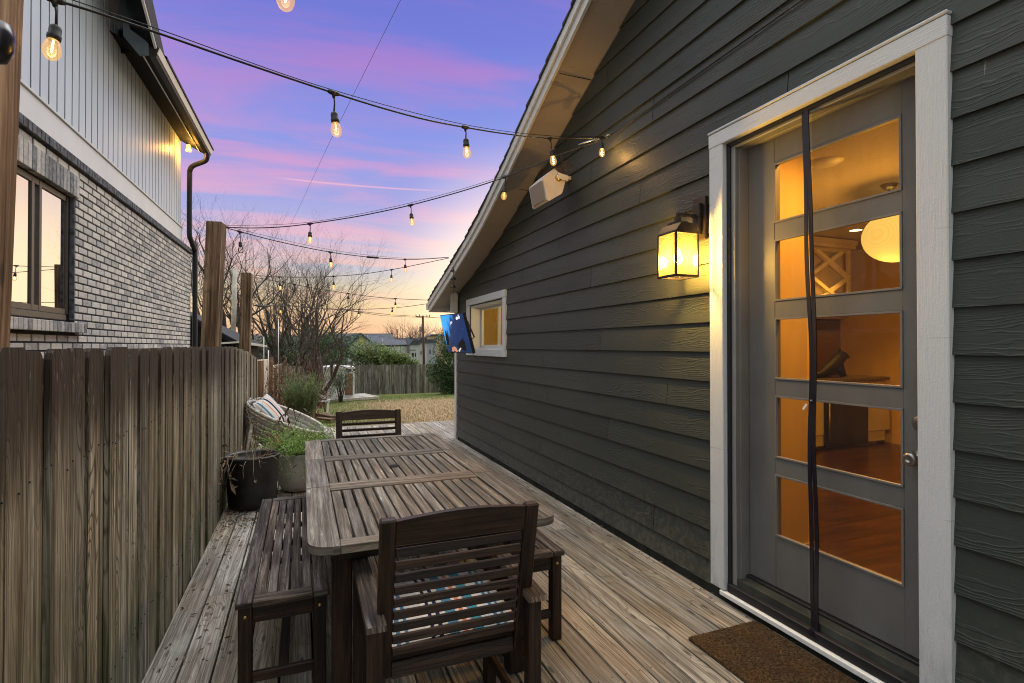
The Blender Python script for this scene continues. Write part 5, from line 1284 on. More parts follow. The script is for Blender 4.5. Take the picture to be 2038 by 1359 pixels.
for i in range(n):
    for j in range(10):
        def P(i, j):
            u = i/n; v = j/10; p = bowl(math.pi*.75+u*math.pi*.55, .0+v*.55) ; return p+ax*(.03+.018*math.sin(u*19+v*5)+.012*math.sin(v*14))+Vector((0, 0, .01))
        q.poly([P(i, j), P(i, j+1), P(i+1, j+1), P(i+1, j)], uv=[(v_[0]/n*3, v_[1]/10) for v_ in ((i, j), (i, j+1), (i+1, j+1), (i+1, j))], smooth=True)
q.build('striped_blanket', stripes('blanket_fabric', [(.25, (.03, .05, .10)), (.35, (.5, .5, .5)), (.6, (.10, .16, .24)), (.68, (.5, .5, .48))], 2.5), solid=.01, label='grey and navy striped blanket draped over the wicker chair rim', cat='blanket')

# ------------------------------------------------------------------ neighbour house
AN = math.atan2(.084, 4.73)
nb = empty('brick_neighbour_house', (-1.89, 5.84, 0), -AN, label='neighbour house of limewashed brick below grooved blue grey siding', cat='house')
SC, SU = 4.72, 4.42      # brick corner / upper corner
WY0, WY1, WZ0, WZ1 = -1.9, -.02, 1.70, 2.84
bk_ = MB(); ch_ = .0677; z = -.6; row = 0
while z < 3.06-ch_*.5:
    s = -3.2+(row % 2)*.105
    while s < SC:
        e = min(s+.2, SC); inwin = (z+ch_ > WZ0-.10 and z < WZ1+.05)
        segs = [(s, e)]
        if inwin:
            segs = [(a, b) for a, b in ((s, min(e, WY0)), (max(s, WY1), e)) if b-a > .02]
        for a, b in segs:
            if b < -2.6: continue
            bk_.box((-.045+rnd.uniform(-.0015, .0015), (a+b)/2, z+ch_/2), (.09, b-a-.0145, ch_-.0145), g=1)
        s += .21
    z += ch_; row += 1
# rowlock top course, soldier lintel, sill
bk_.build('brick_wall', [M['brick']], nb, bevel=.003, local=True)
q = MB()
s = -3.2
while s < SC: q.box((-.033, s+.033, 3.105), (.125, .058, .075), g=0); s += .0665
q.build('brick_ledge', M['brickdark'], nb, bevel=.003, local=True)
q = MB(); s = WY0-.05
while s < WY1+.02: q.box((-.036, s+.03, WZ1+.055), (.10, .056, .19), g=2); s += .066
q.build('brick_lintel', M['brickmid'], nb, bevel=.003, local=True)
q = MB(); s = WY0-.03
while s < WY1+.04: q.box((-.015, s+.033, WZ0-.070), (.15, .058, .085), g=0); s += .067
q.build('brick_sill', M['brickmid'], nb, bevel=.003, local=True)
q = MB()
q.box((-.057, (WY1+SC)/2+.0, 1.25), (.10, SC-WY1-.004, 3.7)); q.box((-.057, (WY0-3.2)/2, 1.25), (.10, -3.2*-1+WY0, 3.7)); q.box((-.057, (WY0+WY1)/2, .47), (.10, WY1-WY0, 2.30)); q.box((-.057, (WY0+WY1)/2, 2.98), (.10, WY1-WY0, .2)); q.box((-3.0, SC-.05, 1.25), (5.9, .1, 3.7))
q.build('mortar_backing', M['mortar'], nb, local=True)
wn_ = MB(); xw = -.075
q = wn_
q.box((xw, WY1-.015, (WZ0+WZ1)/2), (.07, .03, WZ1-WZ0), g=2, m=1); q.box((xw, WY0+.03, (WZ0+WZ1)/2), (.07, .06, WZ1-WZ0), g=2, m=1)
q.box((xw, (WY0+WY1)/2, WZ1-.025), (.07, WY1-WY0-.121, .05), m=1); q.box((xw, (WY0+WY1)/2, WZ0+.02), (.07, WY1-WY0-.121, .05))
sash_s = [-.10, -.66, -.72, -1.28, -1.34, -1.85]
for s in (-.05, -.555, -.675, -1.23, -1.35): q.box((xw+.008, s, (WZ0+WZ1)/2), (.05, .045, WZ1-WZ0-.10), g=2)
for zz in (WZ1-.075, WZ0+.07): q.box((xw+.006, (WY0+WY1)/2, zz), (.05, WY1-WY0-.14, .05))
win = q.build('window', [M['winframe'], M['dknavy']], nb, bevel=.004, local=True)
for a, b in ((-.07, -.535), (-.695, -1.21), (-1.37, -1.86)):
    q = MB(); x_ = xw+.020; q.poly([(x_, a, WZ0+.09), (x_, a, WZ1-.10), (x_, b, WZ1-.10), (x_, b, WZ0+.09)]); q.build('pane', M['mirror'], win, local=True)
q = MB(); q.box((-.030, WY1-.003, (WZ0+WZ1)/2), (.05, .010, WZ1-WZ0)); q.box((-.030, (WY0+WY1)/2, WZ1-.004), (.05, WY1-WY0, .012)); q.build('reveal', M['brickdark'], win, local=True)
# band and grooved siding
q = MB(); q.box((-.10, (SU-3.2)/2, 3.29), (.06, SU+3.2, .30), g=1); q.box((-.085, (SU-3.2)/2, 3.455), (.06, SU+3.2, .022), g=1); q.build('frieze_band', M['band'], nb, bevel=.003, local=True)
q = MB(); s = -3.2; 
while s < SU-.02:
    e = min(s+.152, SU); tz = 6.02 if s < 1.0 else 5.06; q.box((-.105, (s+e)/2, (tz+3.475)/2), (.035, e-s-.022, tz-3.475), g=2); s += .152
q.box((-.107, -1.1, 4.745), (.03, 4.2, 2.54), m=1); q.box((-.107, (1.0+SU)/2, 4.265), (.03, SU-1.0, 1.58), m=1)
q.build('grooved_siding', [M['batten'], M['groove']], nb, bevel=.002, local=True)
q = MB(); q.prism([(-5.9, 3.5), (-.10, 3.5), (-.10, 5.05), (-2.5, 6.7), (-5.9, 6.7)], 1, SU-.06, SU); q.build('far_end_wall', M['batten'], nb, local=True)
# eave
GE0, GE1 = 1.05, 4.34
q = MB()
q.poly([(-.10, GE0, 4.90), (-.10, GE1, 4.90), (.30, GE1, 4.69), (.30, GE0, 4.69)][::-1])
q.build('eave_soffit', M['dknavy'], nb, local=True)
q = MB(); q.prism([(.05, 5.02), (.11, 4.98), (.285, 4.80), (.285, 4.68), (.20, 4.66), (.05, 4.84)], 1, GE0-.03, GE0)
q.build('eave_end_board', M['bracketpaint'], nb, local=True)
q = MB(); q.prism([(.285, 4.68), (.35, 4.68), (.375, 4.77), (.38, 4.79), (.285, 4.79)], 1, GE0, GE1); q.build('eave_gutter', [M['gutterdk']], nb, bevel=.004, local=True)
q = MB(); q.prism([(.366, 4.715), (.379, 4.755), (.388, 4.785), (.382, 4.79), (.358, 4.715)], 1, GE0-.005, GE1+.01); q.build('gutter_face', M['gutter'], nb, local=True)
q = MB(); q.box((.20, (GE0+GE1)/2, 4.728), (.012, GE1-GE0, .012)); q.build('soffit_strip', M['gutter'], nb, local=True)
q = MB(); q.poly([(.40, GE0+.25, 4.82), (.40, GE1+.03, 4.82), (-2.5, GE1+.03, 6.9), (-2.5, GE0+.25, 6.9)]); q.poly([(.40, GE0+.25, 4.79), (-2.5, GE0+.25, 6.87), (-2.5, GE1+.03, 6.87), (.40, GE1+.03, 4.79)]); q.poly([(.40, GE0+.25, 4.79), (.40, GE1+.03, 4.79), (.40, GE1+.03, 4.82), (.40, GE0+.25, 4.82)])
q.build('main_roof', M['shingle'], nb, local=True)
# steep gable rake rising towards the camera
q = MB(); W_ = [(-.09, 1.45, 4.84), (-.09, 1.23, 5.33), (-.09, .95, 5.95)]; O_ = [(.33, 1.05, 4.77), (.33, .57, 5.01), (.33, 0, 5.30)]
for i in range(2):
    q.poly([W_[i], W_[i+1], O_[i+1], O_[i]])
q.build('gable_soffit', M['dknavy'], nb, local=True)
q = MB()
for i in range(2):
    a, b = Vector(O_[i]), Vector(O_[i+1]); q.bar(a+Vector((.015, 0, .02)), b+Vector((.015, 0, .02)), .022, .05, up=(0, 0, 1))
q.build('gable_board', M['gutter'], nb, local=True)
q = MB()
q.poly([(.36, 1.05, 4.80), (.36, 0, 5.33), (.36, .38, 5.52), (.36, 1.41, 4.83)]); q.poly([(.36, 1.41, 4.83), (.36, .38, 5.52), (-1.5, .38, 6.6), (-1.5, 1.41, 5.9)])
q.build('gable_roof_edge', M['shingle'], nb, local=True)
q = MB(); q.box((.02, 2.75, 5.28), (.10, .02, .20)); q.build('roof_vent', M['band'], nb, local=True)
# downspout
q = MB(); D_ = [(.32, 4.22, 4.70), (.32, 4.23, 4.63), (.28, 4.27, 4.57), (.10, 4.40, 4.52), (.04, 4.43, 4.45), (.03, 4.44, 4.3), (.03, 4.44, 3.42), (.04, 4.50, 3.28), (.06, 4.70, 3.14), (.06, 4.75, 3.02), (.06, 4.75, -.4)]
q.tube(spline(D_, 4), .040, 10); q.build('downspout', M['pipe'], nb, local=True)
fl_ = empty('eave_floodlight', (0, 0, 0)); fl_.parent = nb; fl_.location = (.14, 3.62, 4.53); fl_.name = 'floodlight'
q = MB(); q.lathe([(.03, .06), (.035, 0), (.05, -.03), (.045, -.045), (0, -.042)], 16, (.05, 4.25, 4.745)); q.build('floodlight_lens', M['flood'], nb, local=True)
bpy.data.objects.remove(fl_)
lo = point('flood_lamp', (0, 0, 0), 12, (1, .47, .07), .05); lo.parent = nb; lo.matrix_parent_inverse = Matrix.Identity(4); lo.location = (.07, 4.12, 4.66)

# ------------------------------------------------------------------ background
# second fence section, low post and ivory boards
f2 = empty('post_and_board_fence', (-.75, 13, 0), label='pale boarded fence with brown posts past the end of the plank fence', cat='fence')
q = MB()
for (a, za, b, zb) in ((9.7, 1.23, 15, 1.13), (15, .95, 24, .72)):
    n = 10
    for i in range(n):
        y0, y1 = a+(b-a)*i/n, a+(b-a)*(i+1)/n; zt = za+(zb-za)*(i+.5)/n; zb0 = gz(0, y0)
        q.box((-.80, (y0+y1)/2, (zt+zb0)/2), (.02, y1-y0-.01, zt-zb0), g=2)
q.build('board_panel', M['ivory'], f2)
for y in (10.8, 14.3, 16.5, 19.5, 22.5):
    zt = 1.2 if y < 15 else .85; p = MB(); p.box((-.72, y, (zt+gz(0, y))/2), (.09, .12, zt-gz(0, y)), g=2); p.build('fence_post', M['post'], f2)
# far fence
ff = empty('far_fence', (4.5, 27, -.95), label='grey weathered plank fence across the far end of the yard', cat='fence')
q = MB(); x = -2.5
while x < 8.4:
    wd = rnd.uniform(.125, .15); zt = .53+rnd.uniform(-.02, .02); q.box((x+wd/2, 27+rnd.uniform(-.01, .01), (zt-1.0)/2), (wd-.008, .02, zt+1.0), g=2, r=rnd.random()); x += wd
q.build('board_panel', wood('far_fence_wood', (.05, .045, .035), (.15, .135, .11), (.30, .28, .245), tone=.7, vs=18, us=.6), ff)
# grass blades
q = MB()
for i in range(26000):
    y = 10.25+ (rnd.random()**1.3)*15; x = rnd.uniform(-.5+.0*y, .8+.26*y); z = gz(x, y); hgt = rnd.uniform(.025, .07); a = rnd.uniform(0, 6.28)
    q.poly([(x, y, z), (x+.012*math.cos(a), y+.012*math.sin(a), z), (x+rnd.uniform(-.03, .03), y+rnd.uniform(-.03, .03), z+hgt)], uv=[(0, 0)]*3)
def grassm():
    m = N('grass_blades'); p = m.pos(); a = m.noise(p, .35, 5, .62); x, y, z = m.xyz(p); r = m.rnd()
    far = m.sm(m.math('ADD', y, m.math('MULTIPLY', a, 6.0)), 21.5, 26.5); left = m.math('SUBTRACT', 1.0, m.sm(m.math('ADD', x, m.math('MULTIPLY', a, 2.0)), 1.8, 4.4))
    gm = m.math('ADD', m.math('MULTIPLY', far, .8), m.math('MULTIPLY', left, .65), clamp=True); gm = m.sm(m.math('ADD', gm, m.math('MULTIPLY', r, .5)), .5, .8)
    c = m.mix(r, (.24, .15, .07), (.50, .38, .22)); c = m.mix(gm, c, m.mix(r, (.06, .11, .02), (.16, .23, .06))); return m.done(c, .9, spec=.1)
q.build('grass', grassm(), label='short tufts of mostly tan grass across the lawn', cat='grass', kind='stuff')
# playhouse
ph = empty('playhouse', (1.3, 22.5, -.55), label='small white playhouse with a brown shutter by the far fence', cat='playhouse')
ZB = -.62
q = MB(); q.box((1.30, 22.8, ZB+.60), (1.20, 1.2, 1.20)); q.prism([(.62, ZB+1.18), (1.98, ZB+1.18), (1.98, ZB+1.24), (1.3, ZB+1.30), (.62, ZB+1.24)], 1, 22.1, 23.5); q.build('playhouse_wall', M['white'], ph, bevel=.01)
q = MB(); q.box((1.74, 22.18, ZB+.55), (.30, .04, .86)); 
for i in range(3): q.box((1.74, 22.155, ZB+.26+i*.29), (.2, .02, .2))
q.build('shutter', M['shutter'], ph); q = MB(); q.box((1.93, 22.15, ZB+.58), (.05, .06, 1.0)); q.box((1.55, 22.16, ZB+.58), (.04, .05, 1.0)); q.build('corner_trim', M['white'], ph)
q = MB(); q.box((1.32, 22.18, ZB+.72), (.34, .03, .42)); q.box((1.72, 22.17, ZB+1.1), (.20, .03, .12)); q.build('window', M['paleglass'], ph)
q = MB(); pl_ = [pz_(640, 797, -.60), pz_(755, 788.5, -.60), pz_(726, 782.5, -.60), pz_(660, 786, -.60)]
n = 17
for i in range(n):
    def L(a, b, t): return a+(b-a)*t
    t0, t1 = i/n+.003, (i+1)/n-.003; q.poly([L(pl_[0], pl_[1], t0), L(pl_[0], pl_[1], t1), L(pl_[3], pl_[2], t1), L(pl_[3], pl_[2], t0)], uv=[(0, i*.3), (0, i*.3+.2), (1, i*.3+.2), (1, i*.3)])
a_, b_ = pl_[0], pl_[1]; dn = Vector((0, 0, -.10)); q.poly([a_, a_+dn, b_+dn, b_]); c_ = pl_[2]; q.poly([b_, b_+dn, c_+dn, c_])
q.build('yard_platform', M['platform'], label='low grey board platform on the lawn in front of the playhouse', cat='platform')
# white lounge chair and slatted wood rack
wl_ = empty('white_lawn_chair', (1.0, 15, -.4), label='white lawn chair with slatted back standing on the grass by the shrub', cat='chair')
def pp_(a, b, y=14.6): return py_(a, b, y)
q = MB()
for k in range(4): q.bar(pp_(632+k*4, 783+k*1.5), pp_(646+k*3.4, 797), .03, .012)
q.build('back_slats', M['white'], wl_); q = MB(); q.bar(pp_(636, 799), pp_(655, 797), .06, .03); q.bar(pp_(655, 795), pp_(655, 801), .08, .03); q.bar(pp_(633, 797, 15.0), pp_(652, 795, 15.0), .05, .03); q.build('seat_edge', M['white'], wl_)
q = MB(); q.bar(pp_(653.5, 797), pp_(651.5, 822), .05, .035, up=(0, 1, 0)); q.build('leg', M['white'], wl_); q = MB(); q.bar(pp_(630, 797, 15.1), pp_(630, 815, 15.1), .05, .035, up=(0, 1, 0)); q.build('leg', M['white'], wl_)
rk_ = empty('slatted_wood_chair', (.7, 13.6, -.35), label='low brown slatted wood lounger beside the white lawn chair', cat='chair')
q = MB()
for k in range(8): a = pp_(606+k*5.5, 798, 13.8); q.box((a.x, 13.8, a.z-.10), (.055, .02, .16))
q.bar(pp_(603, 797, 13.82), pp_(650, 795, 13.82), .03, .03); q.bar(pp_(603, 808, 13.82), pp_(650, 806, 13.82), .03, .03); q.build('slat_panel', M['log'], rk_)
for k in (606, 617, 646):
    q = MB(); q.bar(pp_(k, 806, 13.84), pp_(k+1, 820, 13.84), .035, .035, up=(0, 1, 0)); q.build('leg', M['log'], rk_)
for k, (a, b, lab) in enumerate((((632, 826), (664, 832), 'upper brown timber lying on the grass behind the far armchair'), ((634, 835), (662, 838), 'lower brown timber lying on the grass behind the far armchair'))):
    q = MB(); p0 = pz_(*a, -.26); p1 = pz_(*b, -.26); q.bar(p0, p1, .14, .12); q.build('garden_timber', M['log'], bevel=.01, label=lab, cat='timber', group='old timbers on the grass')

def tree_bare(name, base, spec, label, lean=(0, 0), seed=1, mat='bark', sway=.32, group=None):
    """spec: height, trunks, depth, min radius"""
    r_ = random.Random(seed); H, nt_, depth, r0 = spec
    t = empty(name, base, label=label, cat='tree', group=group); tk = MB(); br_ = MB()
    def grow(p, d, L, rad, lv):
        n = 4; P = [p.copy()]; Rr = [rad]
        for i in range(n):
            d = (d+Vector((r_.gauss(0, .13), r_.gauss(0, .13), r_.gauss(.03, .09)))).normalized(); p = p+d*L/n; P.append(p.copy()); Rr.append(rad*(1-.38*(i+1)/n))
        (tk if lv == 0 else br_).tube(P, Rr, 6 if lv < 2 else 3, cap=False)
        if lv >= depth: return
        for k in range(r_.choice((2, 3, 3)) if lv < depth-1 else 3):
            i = r_.choice((2, 3, 4)) if k else 4; a = r_.uniform(0, 6.28); o = d.orthogonal().normalized(); o = (Matrix.Rotation(a, 3, d) @ o)
            nd = (d+o*r_.uniform(.35, .95)*(sway/.32)+Vector((0, 0, .12))).normalized(); grow(P[i], nd, L*r_.uniform(.62, .86), Rr[i]*r_.uniform(.58, .76), lv+1)
    for k in range(nt_):
        a = 2*math.pi*k/nt_+r_.uniform(-.4, .4); sp_ = (.0 if nt_ == 1 else r_.uniform(.25, .6))
        grow(Vector(base), Vector((math.cos(a)*sp_+lean[0], math.sin(a)*sp_+lean[1], 1)).normalized(), H*.30, r0*r_.uniform(.75, 1.1), 0)
    tk.build('trunk', M[mat], t); br_.build('crown', M[mat], t)
    return t
BT = 'bare winter trees beyond the yard'
tree_bare('bare_tree', (.50, 20.5, -.6), (6.9, 7, 6, .085), 'multi stemmed bare tree rising behind the wicker chair', lean=(-.05, 0), seed=5, group=BT)
tree_bare('bare_tree', (-3.9, 26, -1.0), (10.0, 3, 6, .24), 'bare tree showing between the downspout and the leaning post', seed=11, group=BT)
tree_bare('bare_tree', (-2.6, 34, -1.6), (10.5, 3, 6, .36), 'wide bare tree behind the shorter far post', lean=(.1, 0), seed=23, group=BT)
tree_bare('bare_tree', (.3, 38, -2), (9.4, 3, 6, .28), 'bare tree standing behind the multi stemmed one', seed=31, group=BT)
tree_bare('bare_tree', (-5.6, 32, -1.4), (11.5, 3, 6, .30), 'bare tree just right of the brick house corner', seed=12, group=BT)
tree_bare('bare_tree', (-1.0, 29, -1.1), (8.5, 4, 6, .22), 'bare tree filling the gap right of the shorter far post', seed=27, group=BT)
tree_bare('bare_tree', (14.5, 30, -1.3), (8.5, 2, 5, .2), 'bare tree hidden behind the green house and mirrored in the neighbour window', seed=41, group=BT)
tree_bare('bare_tree', (17.5, 34, -1.3), (7.5, 2, 5, .2), 'second bare tree behind the green house mirrored in the neighbour window', seed=43, group=BT)
DT = 'distant bare trees on the skyline'
labs = ['leftmost distant bare tree right of the white house roof', 'second distant bare tree from the white house roof', 'third distant bare tree from the white house roof', 'distant bare tree just left of the utility pole', 'distant bare tree just right of the utility pole', 'distant bare tree nearest the television']
for k, px in enumerate((795, 808, 822, 834, 852, 868)):
    b = py_(px, 690, 95); tree_bare('bare_tree', (b.x, 95, -2.5), (9.5+.8*(k % 3), 3, 5, .26), labs[k], seed=60+k, mat='bark2', group=DT)

def foliage(q, c, rad, n, L, squash=1.0, seed=0, up=0.0, lobes=6, flat=1.2):
    r_ = random.Random(seed); c = Vector(c); LB = [(Vector((r_.gauss(0, .5), r_.gauss(0, .5), r_.gauss(0, .5)))*.7, r_.uniform(.35, .62)) for _ in range(lobes)]
    for i in range(n):
        lc, lr = r_.choice(LB); v = Vector((r_.gauss(0, 1), r_.gauss(0, 1), r_.gauss(0, 1))).normalized()*lr*(r_.random()**.35)
        p = lc+v; p = Vector((p.x*rad[0], p.y*rad[1], p.z*rad[2]))+c
        a = r_.uniform(0, 6.28); d1 = Vector((math.cos(a), math.sin(a), r_.uniform(-flat, flat)+up)).normalized()*L*r_.uniform(.6, 1.3); d2 = Vector((-math.sin(a), math.cos(a), r_.uniform(-1, 1))).normalized()*L*.32
        q.poly([p-d1*.5, p+d2*.5, p+d1*.5, p-d2*.5], uv=[(0, 0)]*4, r=r_.random())
# needle shrub by the wicker chair
rs = empty('needle_shrub', (.25, 10.9, -.2), label='feathery green needle shrub directly behind the wicker chair', cat='shrub')
q = MB(); lf = MB(); rr_ = random.Random(3)
for i in range(520):
    a = rr_.uniform(0, 6.28); s0 = Vector((-.02+.10*math.cos(a), 11.0+.1*math.sin(a), -.15+rr_.uniform(0, .25))); o = rr_.uniform(.05, .45); L = rr_.uniform(.45, .95)
    d_ = Vector((math.cos(a)*o, math.sin(a)*o, 1)).normalized(); P = [s0+d_*L*t+Vector((rr_.gauss(0, .015), 0, 0)) for t in (0, .35, .7, 1)]
    if i % 4 == 0: q.tube(P, [.005, .004, .003, .001], 3)
    for t in range(10, 26):
        p = s0+d_*L*t/25; b = rr_.uniform(0, 6.28); nd = (d_+Vector((math.cos(b), math.sin(b), 0))*.7).normalized()*.05; sd2 = d_.cross(nd).normalized()*.006
        lf.poly([p-sd2, p+sd2, p+nd], uv=[(0, 0)]*3)
q.build('stems', M['bark2'], rs); lf.build('needles', M['leaf_rose'], rs)
# dry red-brown brush along the second fence
db_ = empty('dry_bush', (-.2, 12.2, -.3), label='tangle of dry reddish brush along the pale boarded fence', cat='bush')
q = MB(); lf = MB()
for i in range(240):
    b = Vector((rnd.uniform(-.62, .25), rnd.uniform(11.2, 15.5), -.3)); P = stem(b, (rnd.gauss(0, .35), rnd.gauss(0, .35), 1), rnd.uniform(.7, 1.7), .006, q=q, droop=.03, n=7, wig=.25)
    for p in P[2:]:
        for _ in range(3):
            if rnd.random() < .6: leaf(lf, p+Vector((rnd.gauss(0, .04), rnd.gauss(0, .04), rnd.gauss(0, .04))), rnd.uniform(.03, .06), flat=2)
q.build('twigs', M['bark2'], db_); lf.build('leaves', leafmat('rust_leaf', (.04, .02, .012), (.12, .055, .028), (.24, .12, .06), trans=.1), db_)
# bare twiggy shrubs in the middle
tree_bare('bare_shrub', (.0, 15.5, gz(0, 15.5)), (3.6, 7, 4, .03), 'low twiggy bare shrub in front of the multi stemmed tree', seed=71)
def bush(name, c, rad, n, L, mat, label, cat='shrub', seed=1, group=None, up=0, lobes=7, trunk=True):
    t = empty(name, (c[0], c[1], gz(c[0], c[1])), label=label, cat=cat, group=group); q = MB(); foliage(q, c, rad, n, L, seed=seed, up=up, lobes=lobes); q.build('foliage', M[mat], t)
    q = MB(); r_ = random.Random(seed)
    for k in range(7): q.tube([(c[0]+r_.uniform(-.1, .1), c[1], gz(c[0], c[1])), (c[0]+r_.uniform(-.4, .4)*rad[0], c[1]+r_.uniform(-.4, .4)*rad[1], c[2]+r_.uniform(0, .5)*rad[2])], [.03, .01], 5)
    q.build('stems', M['bark'], t); return t
c = py_(690, 765, 21.6); bush('broadleaf_shrub', (c.x-.25, 21.2, c.z+.1), (.65, .5, .8), 1600, .085, 'leaf_dark', 'dark leafed shrub growing against the playhouse', seed=81)
EG = 'evergreens along the far fence'
specs = [(560, 705, 30, (1.6, 1.0, 1.5), 'leaf_dark', 'dark evergreen behind the dry brush'), (625, 700, 30, (1.9, 1.0, 1.5), 'leaf_dark', 'dark green evergreen behind the bare tree stems'), (682, 705, 28.6, (1.9, .9, 1.3), 'leaf_dark', 'dark evergreen just above the playhouse roof'),
         (722, 712, 28.4, (1.2, .7, .9), 'leaf_lime', 'bright green bamboo clump below the white house gable'), (752, 710, 28.2, (1.1, .6, .95), 'leaf_lime', 'yellow green bamboo clump in the middle above the far fence'), (783, 716, 28.2, (1.1, .6, .8), 'leaf_lime', 'yellow green bamboo clump right of the middle above the far fence'), (808, 722, 28.2, (.9, .6, .6), 'leaf_lime', 'lowest bamboo clump left of the utility pole')]
for k, (px, py, y, rad, m_, lab) in enumerate(specs):
    c = py_(px, py, y); bush('evergreen_shrub' if m_ == 'leaf_dark' else 'bamboo_clump', (c.x, y, c.z), rad, 5200 if m_ == 'leaf_dark' else 2200, .16 if m_ == 'leaf_dark' else .15, m_, lab, seed=90+k, group=EG, up=.4 if m_ == 'leaf_lime' else 0)
c = py_(893, 735, 24.8); bush('evergreen_shrub', (c.x+.3, 24.8, c.z), (1.5, 1.0, 2.0), 12000, .15, 'leaf_dark', 'big dark evergreen in the yard corner below the television', cat='shrub', seed=120, group=EG, lobes=12)
# neighbour garage roof behind posts
ga = empty('dark_garage', (-4, 19, 0), label='dark garage with a low gable roof behind the leaning post', cat='garage')
def G(px, py, y=17): return py_(px, py, y)
q = MB(); a, b, c = G(386, 625), G(528, 688), G(480, 678)
gA, gB = G(340, 612), G(478, 680); gA2, gB2 = G(385, 640, 25), G(528, 690, 21)
q.poly([G(330, 600), G(474, 679), py_(528, 687, 21), py_(400, 628, 21)]); q.poly([G(330, 606), G(474, 684), py_(528, 691, 21), py_(400, 632, 21)][::-1])
q.build('roof', M['shingle'], ga, solid=.05)
q = MB(); q.bar(G(330, 607)+Vector((0, -.03, -.05)), G(474, 681)+Vector((0, -.03, -.05)), .03, .12); q.bar(G(300, 681), G(476, 681), .05, .05); q.build('roof_trim', M['dknavy'], ga)
q = MB(); q.poly([G(300, 600, 17.1), G(300, 800, 17.1), G(470, 800, 17.1), G(470, 684, 17.1), G(335, 612, 17.1)]); q.poly([G(470, 800, 17.1), py_(515, 800, 21), py_(515, 690, 21), G(470, 684, 17.1)]); q.build('garage_wall', M['dknavy'], ga)
q = MB(); q.bar(G(434, 683.5, 16.9), G(476, 680.5, 16.9), .05, .05); q.bar(G(478, 681, 16.9), py_(530, 689, 21), .06, .08); q.build('gutter', M['gutter'], ga)
# poles
q = MB(); a = py_(463, 705, 24); b = py_(468, 534, 24); q.tube([a, b], [.10, .085], 10); q.build('pale_pole', M['pale_pole'], label='pale bare wooden pole between the two near posts', cat='pole')
up_ = empty('utility_pole', (7, 40, -3), label='reddish wooden utility pole with crossarm beyond the far fence', cat='utility pole')
q = MB(); a = py_(844, 735, 38); b = py_(841.5, 628, 38); q.tube([a, b], [.095, .08], 8); q.build('pole_shaft', M['rust'], up_)
q = MB(); c = py_(841.5, 630.5, 38); q.box(c, (1.0, .07, .06)); 
for s_ in (-.5, -.25, .3, .5): q.box(c+Vector((s_, 0, .1)), (.05, .05, .14))
q.build('crossarm', M['rust'], up_)
q = MB(); q.tube([py_(505, 607.5, 12), py_(600, 609, 16), py_(700, 618, 24), py_(781, 626.5, 32), py_(841, 630, 38)], [.008, .01, .012, .015, .018], 5)
q.tube([py_(508, 607.6, 12), py_(512, 608.2, 12.1), py_(532, 609.5, 12.6), py_(537, 609.5, 12.7)], [.012, .024, .024, .012], 8); q.tube([py_(841, 630.5, 38), py_(900, 634, 42)], .02, 5); q.tube([py_(690, 617, 20), py_(760, 628, 30), py_(840, 632, 38)], .012, 5)
q.build('utility_cable', M['black'], label='black utility cable with thick splices sagging to the pole', cat='cable')
for px, py0, py1, y, lab in ((525, 670, 800, 10.9, 'tall thin grey stake nearest the fence end'), (534, 697, 800, 11.3, 'short thin grey stake beside the tall one'), (554, 640, 800, 12.5, 'thin grey stake rising through the dry brush')):
    q = MB(); q.tube([py_(px, py1, y), py_(px, py0, y)], .008, 6); q.build('garden_stake', M['steel'], label=lab, cat='stake', group='thin metal stakes behind the fence end')

# far houses
def HP(px, py, y): return py_(px, py, y)
wh = empty('white_house', (8, 58, -4), label='white house with dark gable roof beyond the far fence', cat='house')
Yh = 55
q = MB(); q.poly([HP(690, 740, Yh), HP(749, 740, Yh), HP(748, 687, Yh), HP(720, 664, Yh), HP(694, 690, Yh)][::-1])
q.poly([HP(749, 740, Yh), HP(811, 740, Yh+3), HP(811, 686, Yh+3), HP(748, 687, Yh)][::-1]); q.build('wall', M['whitehouse'], wh, solid=.1)
q = MB(); q.poly([HP(719, 662.5, Yh-.4), HP(748.5, 687, Yh-.4), HP(811, 685.5, Yh+2.7), HP(806, 676, Yh+6), HP(786, 676, Yh+6), HP(780, 663.5, Yh+8), HP(722, 663.5, Yh+8)])
q.poly([HP(719, 662.5, Yh-.4), HP(640, 665, Yh+6), HP(600, 690, Yh+2), HP(690, 690, Yh-.4)]); q.build('roof', M['roof_far'], wh, solid=.18)
q = MB(); q.box(HP(718.5, 680, Yh-.1), (.46, .08, .62)); q.build('window', M['yellow'], wh); q = MB(); q.box(HP(772, 695.5, Yh+1), (.12, .3, .14)); q.build('vent', M['dark'], wh)
q = MB(); q.box(HP(797.5, 700, Yh+2.2), (.05, .1, 1.6)); q.build('downspout', M['dark'], wh); q = MB(); q.box(HP(761, 676.5, Yh+2.5), (.10, .1, .26)); q.box(HP(731.5, 669, Yh+2), (.06, .06, .16)); q.build('roof_vent', M['white'], wh)
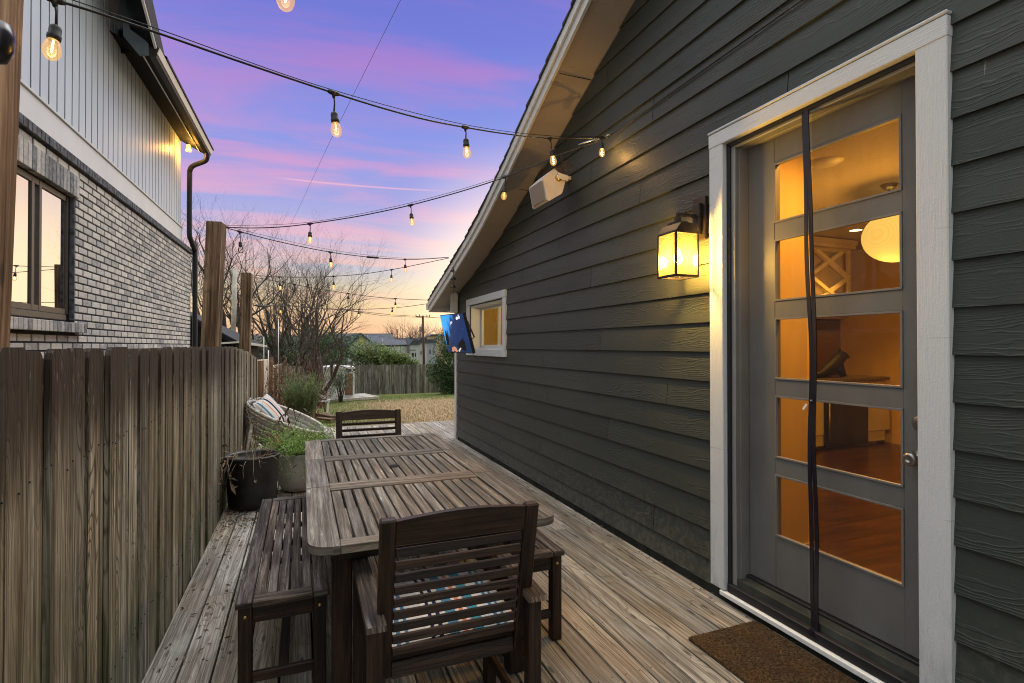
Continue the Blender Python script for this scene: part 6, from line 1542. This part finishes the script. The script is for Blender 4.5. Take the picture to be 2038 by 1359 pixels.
q = MB(); q.box(HP(780, 666, Yh+8), (.15, .2, .5)); q.build('chimney', M['dark'], wh)
def town(px0, px1, top, wtop, y, mat, label, wins):
    t = empty('townhouse', HP(px0, 720, y), label=label, cat='house', group='townhouses beyond the far fence')
    q = MB(); a, b = HP(px0, 740, y), HP(px1, 740, y); c = HP(px1, wtop, y); q.box(((a.x+b.x)/2, y+1.5, (a.z+c.z)/2), (b.x-a.x, 3, c.z-a.z)); q.build('wall', M[mat], t)
    q = MB(); z1 = HP(px0, top, y).z; q.prism([(a.x-.15, c.z), (b.x+.15, c.z), (b.x-.1, z1), (a.x+.25, z1)], 1, y-.2, y+3); q.build('roof', M['roof_far'], t)
    for (u, v, w_, h_) in wins:
        q = MB(); p = HP(u, v, y-.02); q.box(p, (w_, .06, h_)); q.build('window', M['dark'], t)
town(811, 822, 671, 684, 60, 'greyhouse', 'grey townhouse touching the white house', [(816, 706, .3, .5)])
town(817, 833, 675, 686, 57, 'whitehouse', 'pale townhouse with narrow slot windows left of the pole', [(816.5+4, 706, .10, .45), (822.5, 707, .1, .5), (827, 706, .1, .45), (821, 696.5, .7, .06)])
town(833, 850, 671, 683, 60, 'whitehouse', 'white townhouse directly behind the utility pole', [(838, 702, .1, .4), (842, 678, .3, .2)])
town(848, 868, 675, 682, 64, 'greyhouse', 'bluish grey townhouse right of the utility pole', [(856, 700, .12, .5)])
town(856, 885, 665, 669, 72, 'tanhouse', 'tan topped townhouse furthest right near the television', [(868, 674, .2, .25), (872, 674, .2, .25)])
q = MB(); p = HP(837.5, 655, 110); q.box(p, (.55, .5, 1.1)); q.box(p+Vector((.1, 0, .8)), (.12, .1, .6)); q.box(p+Vector((0, 0, -2)), (.2, .2, 3)); q.build('rooftop_cupola', M['greyhouse'], label='tiny grey tower on the skyline beside the utility pole', cat='tower')
q = MB(); q.tube([HP(790.5, 672, 80), HP(790.5, 655, 80)], .07, 5); q.build('distant_pole', M['rust'], label='thin distant pole right of the white house roof', cat='pole')
